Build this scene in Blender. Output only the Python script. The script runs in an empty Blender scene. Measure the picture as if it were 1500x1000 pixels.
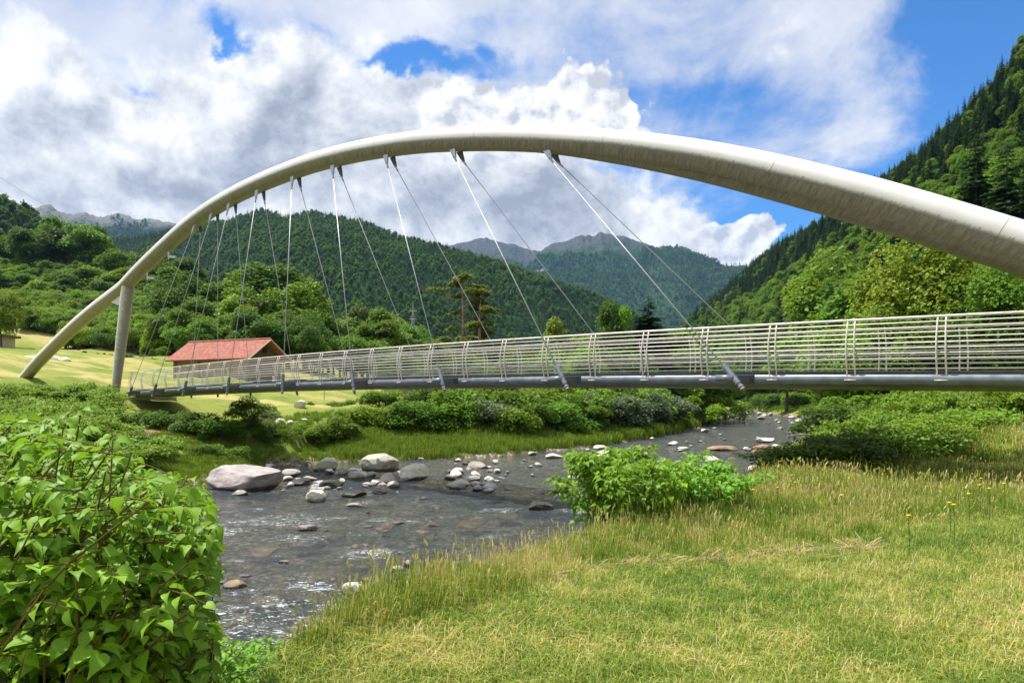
import bpy, math, random
import numpy as np
from mathutils import Vector, Matrix
R = math.radians
SC = bpy.context.scene
COL = SC.collection
E = 3.9            # eye height above the water (water is z = 0)
HZ = 585.0         # photo row of the horizon
F = 1000.0         # focal length in photo pixels (1500 wide)

# ------------------------------------------------------------------ camera
cd = bpy.data.cameras.new("camera"); cam = bpy.data.objects.new("camera", cd); COL.objects.link(cam)
cam.location = (0, 0, E); cam.rotation_euler = (R(90), 0, 0)
cd.sensor_width = 36; cd.lens = 24; cd.shift_y = 85.0 / 1500.0
cd.clip_start = 0.05; cd.clip_end = 30000
SC.camera = cam
# ------------------------------------------------------------------ light
SUN_EL = 65.5
SAZ = math.atan2(-0.95, 0.30)
sdir = Vector((math.sin(SAZ) * math.cos(R(SUN_EL)), math.cos(SAZ) * math.cos(R(SUN_EL)), math.sin(R(SUN_EL))))
ld = bpy.data.lights.new("sun", 'SUN'); ld.energy = 5.0; ld.angle = R(0.5); ld.color = (1.0, 0.965, 0.90)
sun = bpy.data.objects.new("sun", ld); COL.objects.link(sun)
sun.rotation_euler = sdir.to_track_quat('Z', 'Y').to_euler()
SC.view_settings.view_transform = 'Standard'; SC.view_settings.look = 'None'
SC.view_settings.exposure = 0.5; SC.view_settings.gamma = 1.0
SC.cycles.use_denoising = True
SC.cycles.max_bounces = 6; SC.cycles.diffuse_bounces = 3; SC.cycles.glossy_bounces = 2
SC.cycles.transmission_bounces = 3; SC.cycles.transparent_max_bounces = 8; SC.cycles.volume_bounces = 0
SC.cycles.sample_clamp_indirect = 4.0
SC.cycles.caustics_reflective = False; SC.cycles.caustics_refractive = False


# ------------------------------------------------------------------ node helper
class NT:
    def __init__(s, tree):
        s.t = tree; s.n = tree.nodes; s.l = tree.links; s.two = False

    def new(s, typ, **kw):
        n = s.n.new(typ)
        for k, v in kw.items(): setattr(n, k, v)
        return n

    def put(s, sock, v):
        if v is None: return
        if isinstance(v, bpy.types.NodeSocket): s.l.new(v, sock)
        else:
            try: sock.default_value = v
            except Exception: sock.default_value = (*v, 1.0)

    def m(s, op, a, b=None, c=None, clamp=False):
        n = s.new('ShaderNodeMath', operation=op); n.use_clamp = clamp
        s.put(n.inputs[0], a); s.put(n.inputs[1], b); s.put(n.inputs[2], c)
        return n.outputs[0]

    def add(s, a, b): return s.m('ADD', a, b)
    def sub(s, a, b): return s.m('SUBTRACT', a, b)
    def mul(s, a, b): return s.m('MULTIPLY', a, b)

    def mix(s, f, a, b, mode='MIX'):
        n = s.new('ShaderNodeMix', data_type='RGBA', blend_type=mode); n.clamp_factor = True
        s.put(n.inputs[0], f); s.put(n.inputs[6], a); s.put(n.inputs[7], b)
        return n.outputs[2]

    def noise(s, vec, scale, detail=4, rough=0.5, dist=0.0, col=False):
        n = s.new('ShaderNodeTexNoise', noise_dimensions='2D' if s.two else '3D')
        if vec is not None: s.put(n.inputs['Vector'], vec)
        n.inputs['Scale'].default_value = scale; n.inputs['Detail'].default_value = detail
        n.inputs['Roughness'].default_value = rough; n.inputs['Distortion'].default_value = dist
        return n.outputs['Color' if col else 'Fac']

    def vor(s, vec, scale, feature='F1', out='Distance', rnd=1.0):
        n = s.new('ShaderNodeTexVoronoi', feature=feature, voronoi_dimensions='2D' if s.two else '3D')
        if vec is not None: s.put(n.inputs['Vector'], vec)
        n.inputs['Scale'].default_value = scale; n.inputs['Randomness'].default_value = rnd
        return n.outputs[out]

    def rng(s, v, a, b, c=0.0, d=1.0, smooth=True):
        n = s.new('ShaderNodeMapRange'); n.interpolation_type = 'SMOOTHSTEP' if smooth else 'LINEAR'
        s.put(n.inputs[0], v)
        for i, x in enumerate((a, b, c, d)): s.put(n.inputs[i + 1], x)
        return n.outputs[0]

    def ramp(s, v, stops):
        n = s.new('ShaderNodeValToRGB'); s.put(n.inputs[0], v)
        el = n.color_ramp.elements
        while len(el) > 1: el.remove(el[-1])
        el[0].position = stops[0][0]; el[0].color = (*stops[0][1], 1)
        for p, c in stops[1:]:
            e = el.new(p); e.color = (*c, 1)
        return n.outputs[0]

    def comb(s, x, y, z):
        n = s.new('ShaderNodeCombineXYZ')
        for i, v in enumerate((x, y, z)): s.put(n.inputs[i], v)
        return n.outputs[0]

    def sep(s, v):
        n = s.new('ShaderNodeSeparateXYZ'); s.put(n.inputs[0], v); return n.outputs

    def vscale(s, v, sx, sy, sz):
        n = s.new('ShaderNodeMapping'); s.put(n.inputs[0], v); n.inputs['Scale'].default_value = (sx, sy, sz)
        return n.outputs[0]

    def bump(s, h, strength, dist, normal=None):
        n = s.new('ShaderNodeBump'); s.put(n.inputs['Height'], h)
        n.inputs['Strength'].default_value = strength; n.inputs['Distance'].default_value = dist
        if normal is not None: s.put(n.inputs['Normal'], normal)
        return n.outputs[0]


# ------------------------------------------------------------------ world: sky with clouds
W = bpy.data.worlds.new("World"); SC.world = W; W.use_nodes = True
def build_world():
    g = NT(W.node_tree); g.n.clear(); g.two = True
    STR = 0.10
    sky = g.new('ShaderNodeTexSky', sky_type='NISHITA'); sky.sun_disc = False
    sky.sun_elevation = R(SUN_EL); sky.sun_rotation = SAZ
    sky.air_density = 1.0; sky.dust_density = 0.3; sky.ozone_density = 2.5; sky.altitude = 900
    d = g.sep(g.new('ShaderNodeTexCoord').outputs['Generated'])
    dx, dy, dz = d
    hyp = g.m('SQRT', g.add(g.mul(dx, dx), g.mul(dy, dy)))
    a = g.m('ARCTAN2', dx, dy); e = g.m('ARCTAN2', dz, hyp)
    P = g.comb(a, g.mul(e, 1.25), 0.0)
    # px(x,y): photo pixel -> (azimuth, elevation)
    def ae(x, y):
        u = (x - 750) / F; v = (HZ - y) / F
        A = math.atan(u); return A, math.atan(v * math.cos(A))
    n_big = g.noise(P, 3.4, 9, 0.62, 0.15)
    n_big_off = g.noise(g.comb(g.add(a, -0.030), g.mul(g.add(e, 0.028), 1.25), 0.0), 3.4, 7, 0.60, 0.15)
    n_fine = g.noise(P, 11.0, 8, 0.62, 0.5)
    wob = g.noise(P, 6.0, 6, 0.6, 0.2, col=True)
    ws = g.sep(wob)
    aw = g.add(a, g.mul(g.sub(ws[0], 0.5), 0.16)); ew = g.add(e, g.mul(g.sub(ws[1], 0.5), 0.13))
    def gs(x, y, rx, ry, amp, rot=0.0, A=None, Ee=None):
        ca, ce = ae(x, y)
        u = g.sub(A if A is not None else aw, ca); v = g.sub(Ee if Ee is not None else ew, ce)
        if rot:
            c, s_ = math.cos(rot), math.sin(rot)
            u2 = g.add(g.mul(u, c), g.mul(v, s_)); v2 = g.sub(g.mul(v, c), g.mul(u, s_)); u, v = u2, v2
        u = g.mul(u, F / rx); v = g.mul(v, F / ry)
        q = g.add(g.mul(u, u), g.mul(v, v))
        return g.mul(g.m('EXPONENT', g.mul(q, -1.0)), amp)
    def total(items):
        t = items[0]
        for i in items[1:]: t = g.add(t, i)
        return t
    # ---- high thin cloud
    zz = g.add(g.m('MAXIMUM', dz, 0.0), 0.12)
    Q = g.comb(g.m('DIVIDE', dx, zz), g.m('DIVIDE', dy, zz), 3.1)
    thin = g.add(g.mul(g.noise(g.vscale(Q, 1.0, 0.75, 1), 1.3, 9, 0.62, 0.25), .55), g.mul(g.noise(P, 5.5, 8, .6, .3), .45))
    holes = total([gs(1500, 60, 105, 190, 0.75, 0.2), gs(1445, 235, 150, 70, 0.34), gs(1190, 330, 120, 62, 0.5),
                   gs(1080, 150, 170, 40, 0.17, -0.1), gs(1000, 270, 160, 60, 0.15), gs(900, 60, 110, 30, 0.07),
                   gs(600, 100, 90, 24, 0.42, 0.15), gs(362, 76, 62, 15, 0.34, -0.45), gs(240, 138, 70, 13, 0.30, -0.25),
                   gs(660, 30, 70, 20, 0.16), gs(700, 95, 60, 20, 0.2), gs(320, 20, 80, 16, 0.13, -.3), gs(480, 55, 60, 16, 0.14),
                   gs(1300, 330, 200, 60, 0.25)])
    thinD = g.rng(g.sub(g.add(thin, 0.20), holes), 0.34, 0.66)
    thinD = g.mul(thinD, 0.93)
    # ---- cumulus masses, lower left to centre
    mass = total([gs(120, 260, 330, 110, 0.42), gs(430, 230, 260, 120, 0.42), gs(560, 340, 330, 110, 0.5), gs(800, 330, 260, 110, 0.55),
                  gs(540, 35, 90, 40, 0.32), gs(480, 120, 110, 45, 0.30), gs(300, 330, 320, 60, 0.42), gs(1010, 360, 110, 45, 0.30), gs(590, 190, 90, 50, 0.2)])
    lowD = g.rng(g.sub(g.add(mass, g.mul(g.sub(n_big, 0.5), 1.3)), g.mul(holes, .55)), 0.14, 0.36)
    # ---- crisp white cumulus towers
    puff_n = g.sub(g.mul(g.noise(P, 14.0, 7, 0.58, 0.1), 0.55), g.mul(g.vor(g.comb(aw, ew, 0.0), 26.0, 'F1'), 0.75))
    ar, er = g.add(a, g.mul(g.sub(ws[0], .5), .04)), g.add(e, g.mul(g.sub(ws[1], .5), .04))
    t1 = total([gs(838, 150, 62, 52, .95, 0, ar, er), gs(760, 195, 110, 52, 0.8, 0, ar, er), gs(905, 185, 50, 32, 0.7, 0, ar, er), gs(665, 160, 80, 36, 0.7, 0, ar, er)])
    t2 = total([gs(1095, 345, 42, 34, 0.75, 0, ar, er), gs(1080, 392, 60, 34, 0.7, 0, ar, er), gs(1015, 365, 80, 36, .55, 0, ar, er)])
    tow = g.m('MAXIMUM', t1, t2)
    d1 = g.mul(g.rng(g.add(t1, g.mul(puff_n, 0.75)), 0.30, 0.48), g.rng(e, ae(760, 275)[1], ae(760, 195)[1]))
    d2 = g.mul(g.rng(g.add(t2, g.mul(puff_n, 0.75)), 0.34, 0.46), g.rng(a, ae(960, 350)[0], ae(1075, 350)[0], .0, .95))
    towD = g.m('MAXIMUM', d1, d2)
    # ---- brightness
    emb = g.add(g.sub(n_big, n_big_off), g.mul(g.sub(g.noise(P, 8.5, 7, .58, .15), g.noise(g.comb(g.add(a, -0.016), g.mul(g.add(e, .018), 1.25), 0.0), 8.5, 6, .58, .15)), .55))
    dark = total([gs(90, 235, 170, 60, 0.30, 0.1), gs(200, 290, 180, 28, 0.26), gs(400, 200, 90, 50, 0.16), gs(330, 245, 110, 26, 0.2),
                  gs(560, 290, 150, 60, 0.22), gs(720, 290, 150, 55, 0.30), gs(850, 310, 110, 40, 0.28), gs(900, 380, 160, 28, 0.22), gs(560, 150, 60, 20, 0.16), gs(620, 60, 30, 30, .10)])
    lite = total([gs(150, 175, 200, 30, 0.18), gs(300, 320, 200, 30, 0.22), gs(290, 230, 60, 30, 0.14), gs(560, 30, 50, 25, 0.2),
                  gs(470, 90, 50, 30, 0.16), gs(30, 100, 120, 80, 0.14), gs(790, 370, 60, 14, 0.25), gs(900, 270, 60, 20, .15)])
    L = g.add(g.add(0.72, g.mul(emb, 2.0)), g.sub(lite, g.mul(dark, .85)))
    L = g.add(L, g.mul(g.sub(n_fine, 0.5), 0.42))
    L = g.m('MINIMUM', g.m('MAXIMUM', L, 0.20), 0.98)
    low_c = g.ramp(L, [(0.15, (0.28, 0.31, 0.38)), (0.45, (0.45, 0.48, 0.55)), (0.70, (0.64, 0.66, 0.70)), (0.95, (0.86, 0.86, 0.87))])
    thin_c = g.ramp(g.add(g.mul(thin, 1.1), g.mul(n_fine, 0.35)), [(0.45, (0.44, 0.50, 0.64)), (0.68, (0.60, 0.63, 0.71)), (0.95, (0.80, 0.81, 0.84))])
    tv = g.noise(P, 22.0, 6, 0.55); tv2 = g.noise(g.comb(g.add(a, -0.01), g.mul(g.add(e, .012), 1.25), 0.0), 22.0, 6, 0.55)
    tow_c = g.ramp(g.add(g.add(0.50, g.mul(g.sub(tv, tv2), 2.4)), g.add(g.mul(tow, 0.22), g.mul(g.sub(n_fine, .5), .7))),
                   [(0.3, (0.50, 0.52, 0.58)), (0.6, (0.70, 0.71, 0.74)), (0.95, (0.90, 0.90, 0.90))])
    up = g.rng(e, -0.02, 0.02)
    k = 0.90 / STR
    base = g.mix(1.0, sky.outputs[0], (0.40, 0.90, 1.36, 1), 'MULTIPLY')
    sc = g.new('ShaderNodeVectorMath', operation='SCALE')
    c = g.mix(1.0, thin_c, (k, k, k, 1), 'MULTIPLY'); base = g.mix(g.mul(thinD, up), base, c)
    c = g.mix(1.0, low_c, (k, k, k, 1), 'MULTIPLY'); base = g.mix(g.mul(lowD, up), base, c)
    c = g.mix(1.0, tow_c, (k, k, k, 1), 'MULTIPLY'); base = g.mix(g.mul(towD, up), base, c)
    bg = g.new('ShaderNodeBackground'); g.put(bg.inputs[0], base); bg.inputs[1].default_value = STR
    o = g.new('ShaderNodeOutputWorld'); g.l.new(bg.outputs[0], o.inputs[0])
    for n in list(g.n):
        if n.type == 'VECT_MATH': g.n.remove(n)
build_world()
W.cycles.sampling_method = 'MANUAL'; W.cycles.sample_map_resolution = 512

# ------------------------------------------------------------------ numpy noise
def _h(ix, iy, seed):
    n = (ix.astype(np.int64) * 374761393 + iy.astype(np.int64) * 668265263 + seed * 974634777) & 0xffffffff
    n = ((n ^ (n >> 13)) * 1274126177) & 0xffffffff
    return ((n ^ (n >> 16)) & 0xffff) / 65535.0
def vnoise(x, y, seed=0):
    x = np.asarray(x, float); y = np.asarray(y, float)
    ix = np.floor(x); iy = np.floor(y); fx = x - ix; fy = y - iy
    fx = fx * fx * (3 - 2 * fx); fy = fy * fy * (3 - 2 * fy)
    a = _h(ix, iy, seed); b = _h(ix + 1, iy, seed); c = _h(ix, iy + 1, seed); d = _h(ix + 1, iy + 1, seed)
    return (a * (1 - fx) + b * fx) * (1 - fy) + (c * (1 - fx) + d * fx) * fy
def fbm(x, y, oct=4, seed=0, gain=0.5):
    t = 0; amp = 1; s = 0
    for i in range(oct):
        t = t + amp * vnoise(x * 2 ** i + 17.3 * i, y * 2 ** i - 9.1 * i, seed + i); s += amp; amp *= gain
    return t / s - 0.5
def noise3(p, seed=0, oct=3, gain=.5):
    return (fbm(p[:, 0] + 31.7, p[:, 1] + p[:, 2] * 0.7, oct, seed, gain) + fbm(p[:, 1] + 11.7, p[:, 2] - p[:, 0] * 0.6, oct, seed + 5, gain)
            + fbm(p[:, 2] + 71.7, p[:, 0] + p[:, 1] * 0.5, oct, seed + 9, gain)) / 1.6


# ------------------------------------------------------------------ object helpers
def tag(o, label=None, cat=None, group=None, kind=None):
    if label: o['label'] = label
    if cat: o['category'] = cat
    if group: o['group'] = group
    if kind: o['kind'] = kind
    return o
def link(o, parent=None):
    COL.objects.link(o)
    if parent is not None: o.parent = parent
    return o
def mesh_np(name, V, faces, mat=None, smooth=False, attrs=None):
    """faces: (m,k) int array or a list of such arrays"""
    V = np.asarray(V, dtype=np.float32).reshape(-1, 3)
    if not isinstance(faces, list): faces = [faces]
    faces = [np.asarray(f, dtype=np.int32) for f in faces if len(f)]
    me = bpy.data.meshes.new(name)
    me.vertices.add(len(V)); me.vertices.foreach_set('co', V.ravel())
    nl = sum(f.size for f in faces); nf = sum(len(f) for f in faces)
    if nf:
        me.loops.add(nl); me.polygons.add(nf)
        me.loops.foreach_set('vertex_index', np.concatenate([f.ravel() for f in faces]))
        tot = np.concatenate([np.full(len(f), f.shape[1], dtype=np.int32) for f in faces])
        st = np.concatenate([[0], np.cumsum(tot)[:-1]]).astype(np.int32)
        me.polygons.foreach_set('loop_start', st)
        me.polygons.foreach_set('use_smooth', np.full(nf, smooth))
    if attrs:
        for k, v in attrs.items():
            v = np.asarray(v, dtype=np.float32)
            if v.ndim == 2:
                at = me.attributes.new(k, 'FLOAT_VECTOR', 'POINT'); at.data.foreach_set('vector', v.ravel())
            else:
                at = me.attributes.new(k, 'FLOAT', 'POINT'); at.data.foreach_set('value', v)
    me.update(calc_edges=True)
    if mat: me.materials.append(mat)
    return me
def obj_np(name, V, faces, mat=None, parent=None, smooth=False, attrs=None):
    return link(bpy.data.objects.new(name, mesh_np(name, V, faces, mat, smooth, attrs)), parent)
def empty(name, loc=(0, 0, 0), rz=0.0, **kw):
    o = bpy.data.objects.new(name, None); o.location = loc; o.rotation_euler = (0, 0, rz); o.empty_display_size = .3
    link(o); tag(o, **kw); return o

class MB:
    """collects shapes into one mesh"""
    def __init__(s): s.V = []; s.Q = []; s.T = []; s.n = 0
    def raw(s, V, quads=(), tris=()):
        V = np.asarray(V, float).reshape(-1, 3)
        if len(quads): s.Q.append(np.asarray(quads, int) + s.n)
        if len(tris): s.T.append(np.asarray(tris, int) + s.n)
        s.V.append(V); s.n += len(V)
    def box(s, c, size, M=None):
        c = np.asarray(c, float); h = np.asarray(size, float) / 2
        v = np.array([[x, y, z] for x in (-1, 1) for y in (-1, 1) for z in (-1, 1)]) * h
        if M is not None: v = v @ np.asarray(M, float).T
        s.raw(v + c, [(0, 1, 3, 2), (4, 6, 7, 5), (0, 4, 5, 1), (2, 3, 7, 6), (0, 2, 6, 4), (1, 5, 7, 3)])
    def tube(s, pts, rad, seg=8, cap=True, sx=1.0):
        pts = np.asarray(pts, float); n = len(pts)
        rad = np.full(n, rad) if np.isscalar(rad) else np.asarray(rad, float)
        tan = np.gradient(pts, axis=0); tan /= np.linalg.norm(tan, axis=1)[:, None] + 1e-12
        up = np.array([0, 0, 1.0]) if abs(tan[0][2]) < 0.9 else np.array([0, 1.0, 0])
        a = np.linspace(0, 2 * np.pi, seg, endpoint=False); out = []
        for i in range(n):
            x = np.cross(up, tan[i]); x /= np.linalg.norm(x) + 1e-12; y = np.cross(tan[i], x); up = y
            out.append(pts[i] + rad[i] * (np.cos(a)[:, None] * x * sx + np.sin(a)[:, None] * y))
        V = np.concatenate(out); q = []
        for i in range(n - 1):
            for j in range(seg):
                k = (j + 1) % seg; q.append((i * seg + j, i * seg + k, (i + 1) * seg + k, (i + 1) * seg + j))
        t = []
        if cap:
            V = np.vstack([V, pts[0], pts[-1]]); b = n * seg
            for j in range(seg):
                k = (j + 1) % seg; t.append((b, k, j)); t.append((b + 1, (n - 1) * seg + j, (n - 1) * seg + k))
        s.raw(V, q, t)
    def cyl(s, a, b, r1, r2=None, seg=10): s.tube([a, b], [r1, r1 if r2 is None else r2], seg)
    def build(s, name, mat, parent=None, smooth=False):
        V = np.concatenate(s.V); fs = []
        if s.Q: fs.append(np.concatenate(s.Q))
        if s.T: fs.append(np.concatenate(s.T))
        o = obj_np(name, V, fs, mat, parent, smooth)
        return o
def autosmooth(o, ang=40):
    me = o.data
    me.polygons.foreach_set('use_smooth', np.ones(len(me.polygons), bool))
    me.set_sharp_from_angle(angle=R(ang)); return o
def copy_tree(root, loc=None, rz=None, scale=None, **kw):
    c = root.copy(); COL.objects.link(c)
    if loc is not None: c.location = loc
    if rz is not None: c.rotation_euler = (0, 0, rz)
    if scale is not None: c.scale = scale if hasattr(scale, '__len__') else (scale,) * 3
    tag(c, **kw)
    for ch in root.children:
        d = ch.copy(); COL.objects.link(d); d.parent = c
        for g_ in ch.children:
            f = g_.copy(); COL.objects.link(f); f.parent = d
    return c
def at(x, y, Y):
    """photo pixel at depth Y -> world point"""
    return np.array([(x - 750) / F * Y, Y, E + (HZ - y) / F * Y])


# ------------------------------------------------------------------ materials
def new_mat(name):
    m = bpy.data.materials.new(name); m.use_nodes = True; g = NT(m.node_tree); g.n.clear()
    out = g.new('ShaderNodeOutputMaterial'); return m, g, out
def principled(g, col, rough=0.6, spec=0.4, metal=0.0, normal=None, **kw):
    b = g.new('ShaderNodeBsdfPrincipled'); g.put(b.inputs['Base Color'], col); g.put(b.inputs['Roughness'], rough)
    b.inputs['Specular IOR Level'].default_value = spec; g.put(b.inputs['Metallic'], metal)
    if normal is not None: g.put(b.inputs['Normal'], normal)
    return b.outputs[0]
def leaf_mat(name, c1, c2, trans=(0.30, 0.42, 0.05), tf=0.32, var=0.35, rough=0.5, spec=.18, patch=None):
    m, g, out = new_mat(name)
    at_ = g.new('ShaderNodeAttribute', attribute_name='lv'); oi = g.new('ShaderNodeObjectInfo')
    c = g.mix(at_.outputs['Fac'], c1, c2)
    v = g.rng(oi.outputs['Random'], 0, 1, 1 - var, 1 + var, False)
    hs = g.new('ShaderNodeHueSaturation'); g.put(hs.inputs['Color'], c); g.put(hs.inputs['Value'], v)
    g.put(hs.inputs['Hue'], g.rng(g.m('FRACT', g.mul(oi.outputs['Random'], 7.31)), 0, 1, 0.485, 0.512, False))
    c = hs.outputs[0]
    bs = principled(g, c, rough, spec)
    tr = g.new('ShaderNodeBsdfTranslucent'); g.put(tr.inputs[0], g.mix(0.5, c, (*trans, 1)))
    mx = g.new('ShaderNodeMixShader'); mx.inputs[0].default_value = tf
    g.l.new(bs, mx.inputs[1]); g.l.new(tr.outputs[0], mx.inputs[2]); g.l.new(mx.outputs[0], out.inputs[0])
    return m
M = {}
M['leaf_mid'] = leaf_mat('leaf_mid', (0.065, 0.155, 0.012), (0.14, 0.265, 0.020))
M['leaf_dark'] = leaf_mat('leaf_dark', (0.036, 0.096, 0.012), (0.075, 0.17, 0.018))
M['leaf_bright'] = leaf_mat('leaf_bright', (0.10, 0.21, 0.012), (0.20, 0.34, 0.022), (0.4, 0.5, 0.05))
M['leaf_yellow'] = leaf_mat('leaf_yellow', (0.13, 0.22, 0.014), (0.28, 0.36, 0.03), (0.45, 0.45, 0.05), var=.2)
M['leaf_silver'] = leaf_mat('leaf_silver', (0.09, 0.14, 0.06), (0.20, 0.26, 0.14), (0.3, 0.38, 0.15), var=.2)
M['leaf_olive'] = leaf_mat('leaf_olive', (0.07, 0.09, 0.018), (0.13, 0.15, 0.03), var=.2)
M['needle'] = leaf_mat('needle', (0.012, 0.040, 0.011), (0.034, 0.080, 0.017), (0.1, 0.2, 0.04), tf=.15, rough=.6)
M['knot'] = leaf_mat('knotweed_leaf', (0.075, 0.20, 0.014), (0.23, 0.43, 0.03), (0.38, 0.60, 0.04), var=.14, tf=.34, rough=.5, spec=.28)
M['knot_far'] = leaf_mat('knotweed_far_leaf', (0.10, 0.20, 0.016), (0.20, 0.33, 0.03), (0.4, 0.55, 0.05), var=.16)
M['far_needle'] = leaf_mat('far_needle', (0.010, 0.040, 0.013), (0.030, 0.090, 0.020), tf=.1, rough=.7, var=.5)
M['far_leaf'] = leaf_mat('far_leaf', (0.045, 0.125, 0.013), (0.10, 0.22, 0.02), tf=.2, rough=.7, var=.4)

def bark(name, c1, c2, scale=8):
    m, g, out = new_mat(name); P = g.new('ShaderNodeTexCoord').outputs['Object']
    n = g.noise(g.vscale(P, 1, 1, .2), scale, 6, .65)
    g.l.new(principled(g, g.mix(g.rng(n, .35, .65), c1, c2), .9, .2, normal=g.bump(n, .6, .03)), out.inputs[0]); return m
M['bark'] = bark('bark', (0.07, 0.055, 0.04), (0.17, 0.14, 0.11))
M['pine_bark'] = bark('pine_bark', (0.20, 0.11, 0.07), (0.36, 0.26, 0.2))
M['stem'] = bark('stem', (0.07, 0.09, 0.02), (0.16, 0.07, 0.03), 30)

def plain(name, col, rough=.5, spec=.4, metal=0.0, var=.12, scale=6, bump=0.0):
    m, g, out = new_mat(name); P = g.new('ShaderNodeTexCoord').outputs['Object']
    n = g.noise(P, scale, 6, .6)
    c = g.mix(1.0, (*col, 1), g.ramp(n, [(0.3, (1 - var,) * 3), (0.7, (1 + var * .4,) * 3)]), 'MULTIPLY')
    g.l.new(principled(g, c, g.rng(n, .3, .7, rough - .08, rough + .1), spec, metal, normal=g.bump(n, .3, bump) if bump else None), out.inputs[0])
    return m
M['girder'] = plain('girder_paint', (0.19, 0.215, 0.245), .38, .5, 0.25, .3, 3)
M['anchor_dark'] = plain('anchor_plate_paint', (0.075, 0.085, 0.10), .45, .5, .2, .3, 4)
M['rail'] = plain('rail_steel', (0.74, 0.68, 0.61), .42, .5, .1, .25, 7)
M['cable'] = plain('cable_steel', (0.50, 0.50, 0.50), .4, .5, .4, .2, 10)
M['zinc'] = plain('zinc', (0.55, 0.55, 0.55), .35, .5, .6, .3, 10)
M['copper'] = plain('rust_cap', (0.30, 0.12, 0.06), .6, .3, .1, .4, 20)
M['deck'] = plain('deck_slab', (0.22, 0.22, 0.18), .5, .4, 0.0, .4, 2)

def arch_mat():
    m, g, out = new_mat('arch_paint'); geo = g.new('ShaderNodeNewGeometry')
    tc = g.new('ShaderNodeTexCoord').outputs['Object']; nz = g.sep(geo.outputs['Normal'])[2]
    s = g.new('ShaderNodeAttribute', attribute_name='along').outputs['Fac']; q = g.new('ShaderNodeAttribute', attribute_name='around').outputs['Fac']
    st = g.noise(g.comb(g.add(g.mul(s, 5.0), g.mul(q, .8)), g.mul(q, 0.35), 0.0), 2.4, 8, .72)       # streaks running round the tube
    blot = g.noise(tc, .9, 6, .6)
    # browner, darker tone towards the underside, with a streaked edge
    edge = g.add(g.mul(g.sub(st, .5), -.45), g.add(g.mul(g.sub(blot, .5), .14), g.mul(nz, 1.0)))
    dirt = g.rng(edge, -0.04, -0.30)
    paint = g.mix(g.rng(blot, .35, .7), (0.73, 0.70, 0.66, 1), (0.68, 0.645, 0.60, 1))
    under_c = g.mix(g.rng(st, .35, .65), (0.10, 0.08, 0.055, 1), (0.27, 0.21, 0.145, 1))
    c = g.mix(g.mul(dirt, .88), paint, under_c)
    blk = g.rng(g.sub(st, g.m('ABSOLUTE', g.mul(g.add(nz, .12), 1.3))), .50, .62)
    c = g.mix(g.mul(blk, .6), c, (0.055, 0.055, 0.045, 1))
    # weld seams
    seam = g.rng(g.m('ABSOLUTE', g.sub(g.m('FRACT', g.mul(s, 1 / 6.2)), .5)), .0, .0045, 1, 0)
    c = g.mix(g.mul(seam, .55), c, (0.20, 0.13, 0.09, 1))
    spk = g.rng(g.noise(tc, 9, 4, .7), .70, .78); c = g.mix(g.mul(spk, .5), c, (.15, .14, .12, 1))
    g.l.new(principled(g, c, .42, .45, 0.05, normal=g.bump(seam, .5, .01)), out.inputs[0]); return m
M['arch'] = arch_mat()

def rock_mat(name, c1, c2, moss=True):
    m, g, out = new_mat(name); tc = g.new('ShaderNodeTexCoord').outputs['Object']; oi = g.new('ShaderNodeObjectInfo')
    geo = g.new('ShaderNodeNewGeometry'); pz = g.sep(geo.outputs['Position'])[2]
    vadd = g.new('ShaderNodeVectorMath', operation='ADD'); g.put(vadd.inputs[0], geo.outputs['Position']); 
    P = vadd.outputs[0]
    n = g.noise(P, 1.6, 8, .65); n2 = g.noise(P, 14, 6, .7)
    c = g.mix(g.rng(n, .32, .68), c1, c2)
    c = g.mix(g.mul(g.rng(n2, .60, .74), .55), c, (0.07, 0.065, 0.06, 1))
    v = g.rng(oi.outputs['Random'], 0, 1, .72, 1.18, False)
    c = g.mix(1.0, c, g.comb(v, v, g.mul(v, g.rng(g.m('FRACT', g.mul(oi.outputs['Random'], 5.7)), 0, 1, .82, 1.06, False))), 'MULTIPLY')
    cr = g.rng(g.vor(g.vscale(P, 1, 1, 1.6), 2.1, 'DISTANCE_TO_EDGE'), 0, .018, 1, 0)
    crm = g.mul(cr, g.rng(g.noise(P, 1.1, 3), .55, .65)); c = g.mix(g.mul(crm, .7), c, (.06, .055, .05, 1))
    wet = g.rng(g.add(pz, g.mul(g.sub(n, .5), .22)), .22, .06)
    c = g.mix(g.mul(g.mul(wet, g.rng(pz, -.14, .0)), .82), c, (0.05, 0.045, 0.035, 1))
    h = g.add(g.mul(n, 1.0), g.mul(n2, .25))
    g.l.new(principled(g, c, g.rng(wet, 0, 1, .85, .3), .35, 0, normal=g.bump(h, .7, .12)), out.inputs[0]); return m
M['rock'] = rock_mat('pale_granite', (0.54, 0.51, 0.47, 1), (0.80, 0.76, 0.70, 1))
M['rock_pink'] = rock_mat('pinkish_granite', (0.34, 0.29, 0.28, 1), (0.52, 0.46, 0.43, 1))
M['rock_dark'] = rock_mat('wet_and_shaded_rock', (0.035, 0.032, 0.03, 1), (0.085, 0.078, 0.07, 1))  # dark stone; also paints the bridge shadow into the shaded rocks
M['rock_brown'] = rock_mat('brown_rock', (0.22, 0.12, 0.07, 1), (0.38, 0.25, 0.16, 1))
M['bed_stone'] = rock_mat('riverbed_stone', (0.42, 0.27, 0.13, 1), (0.62, 0.42, 0.22, 1))

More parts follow.
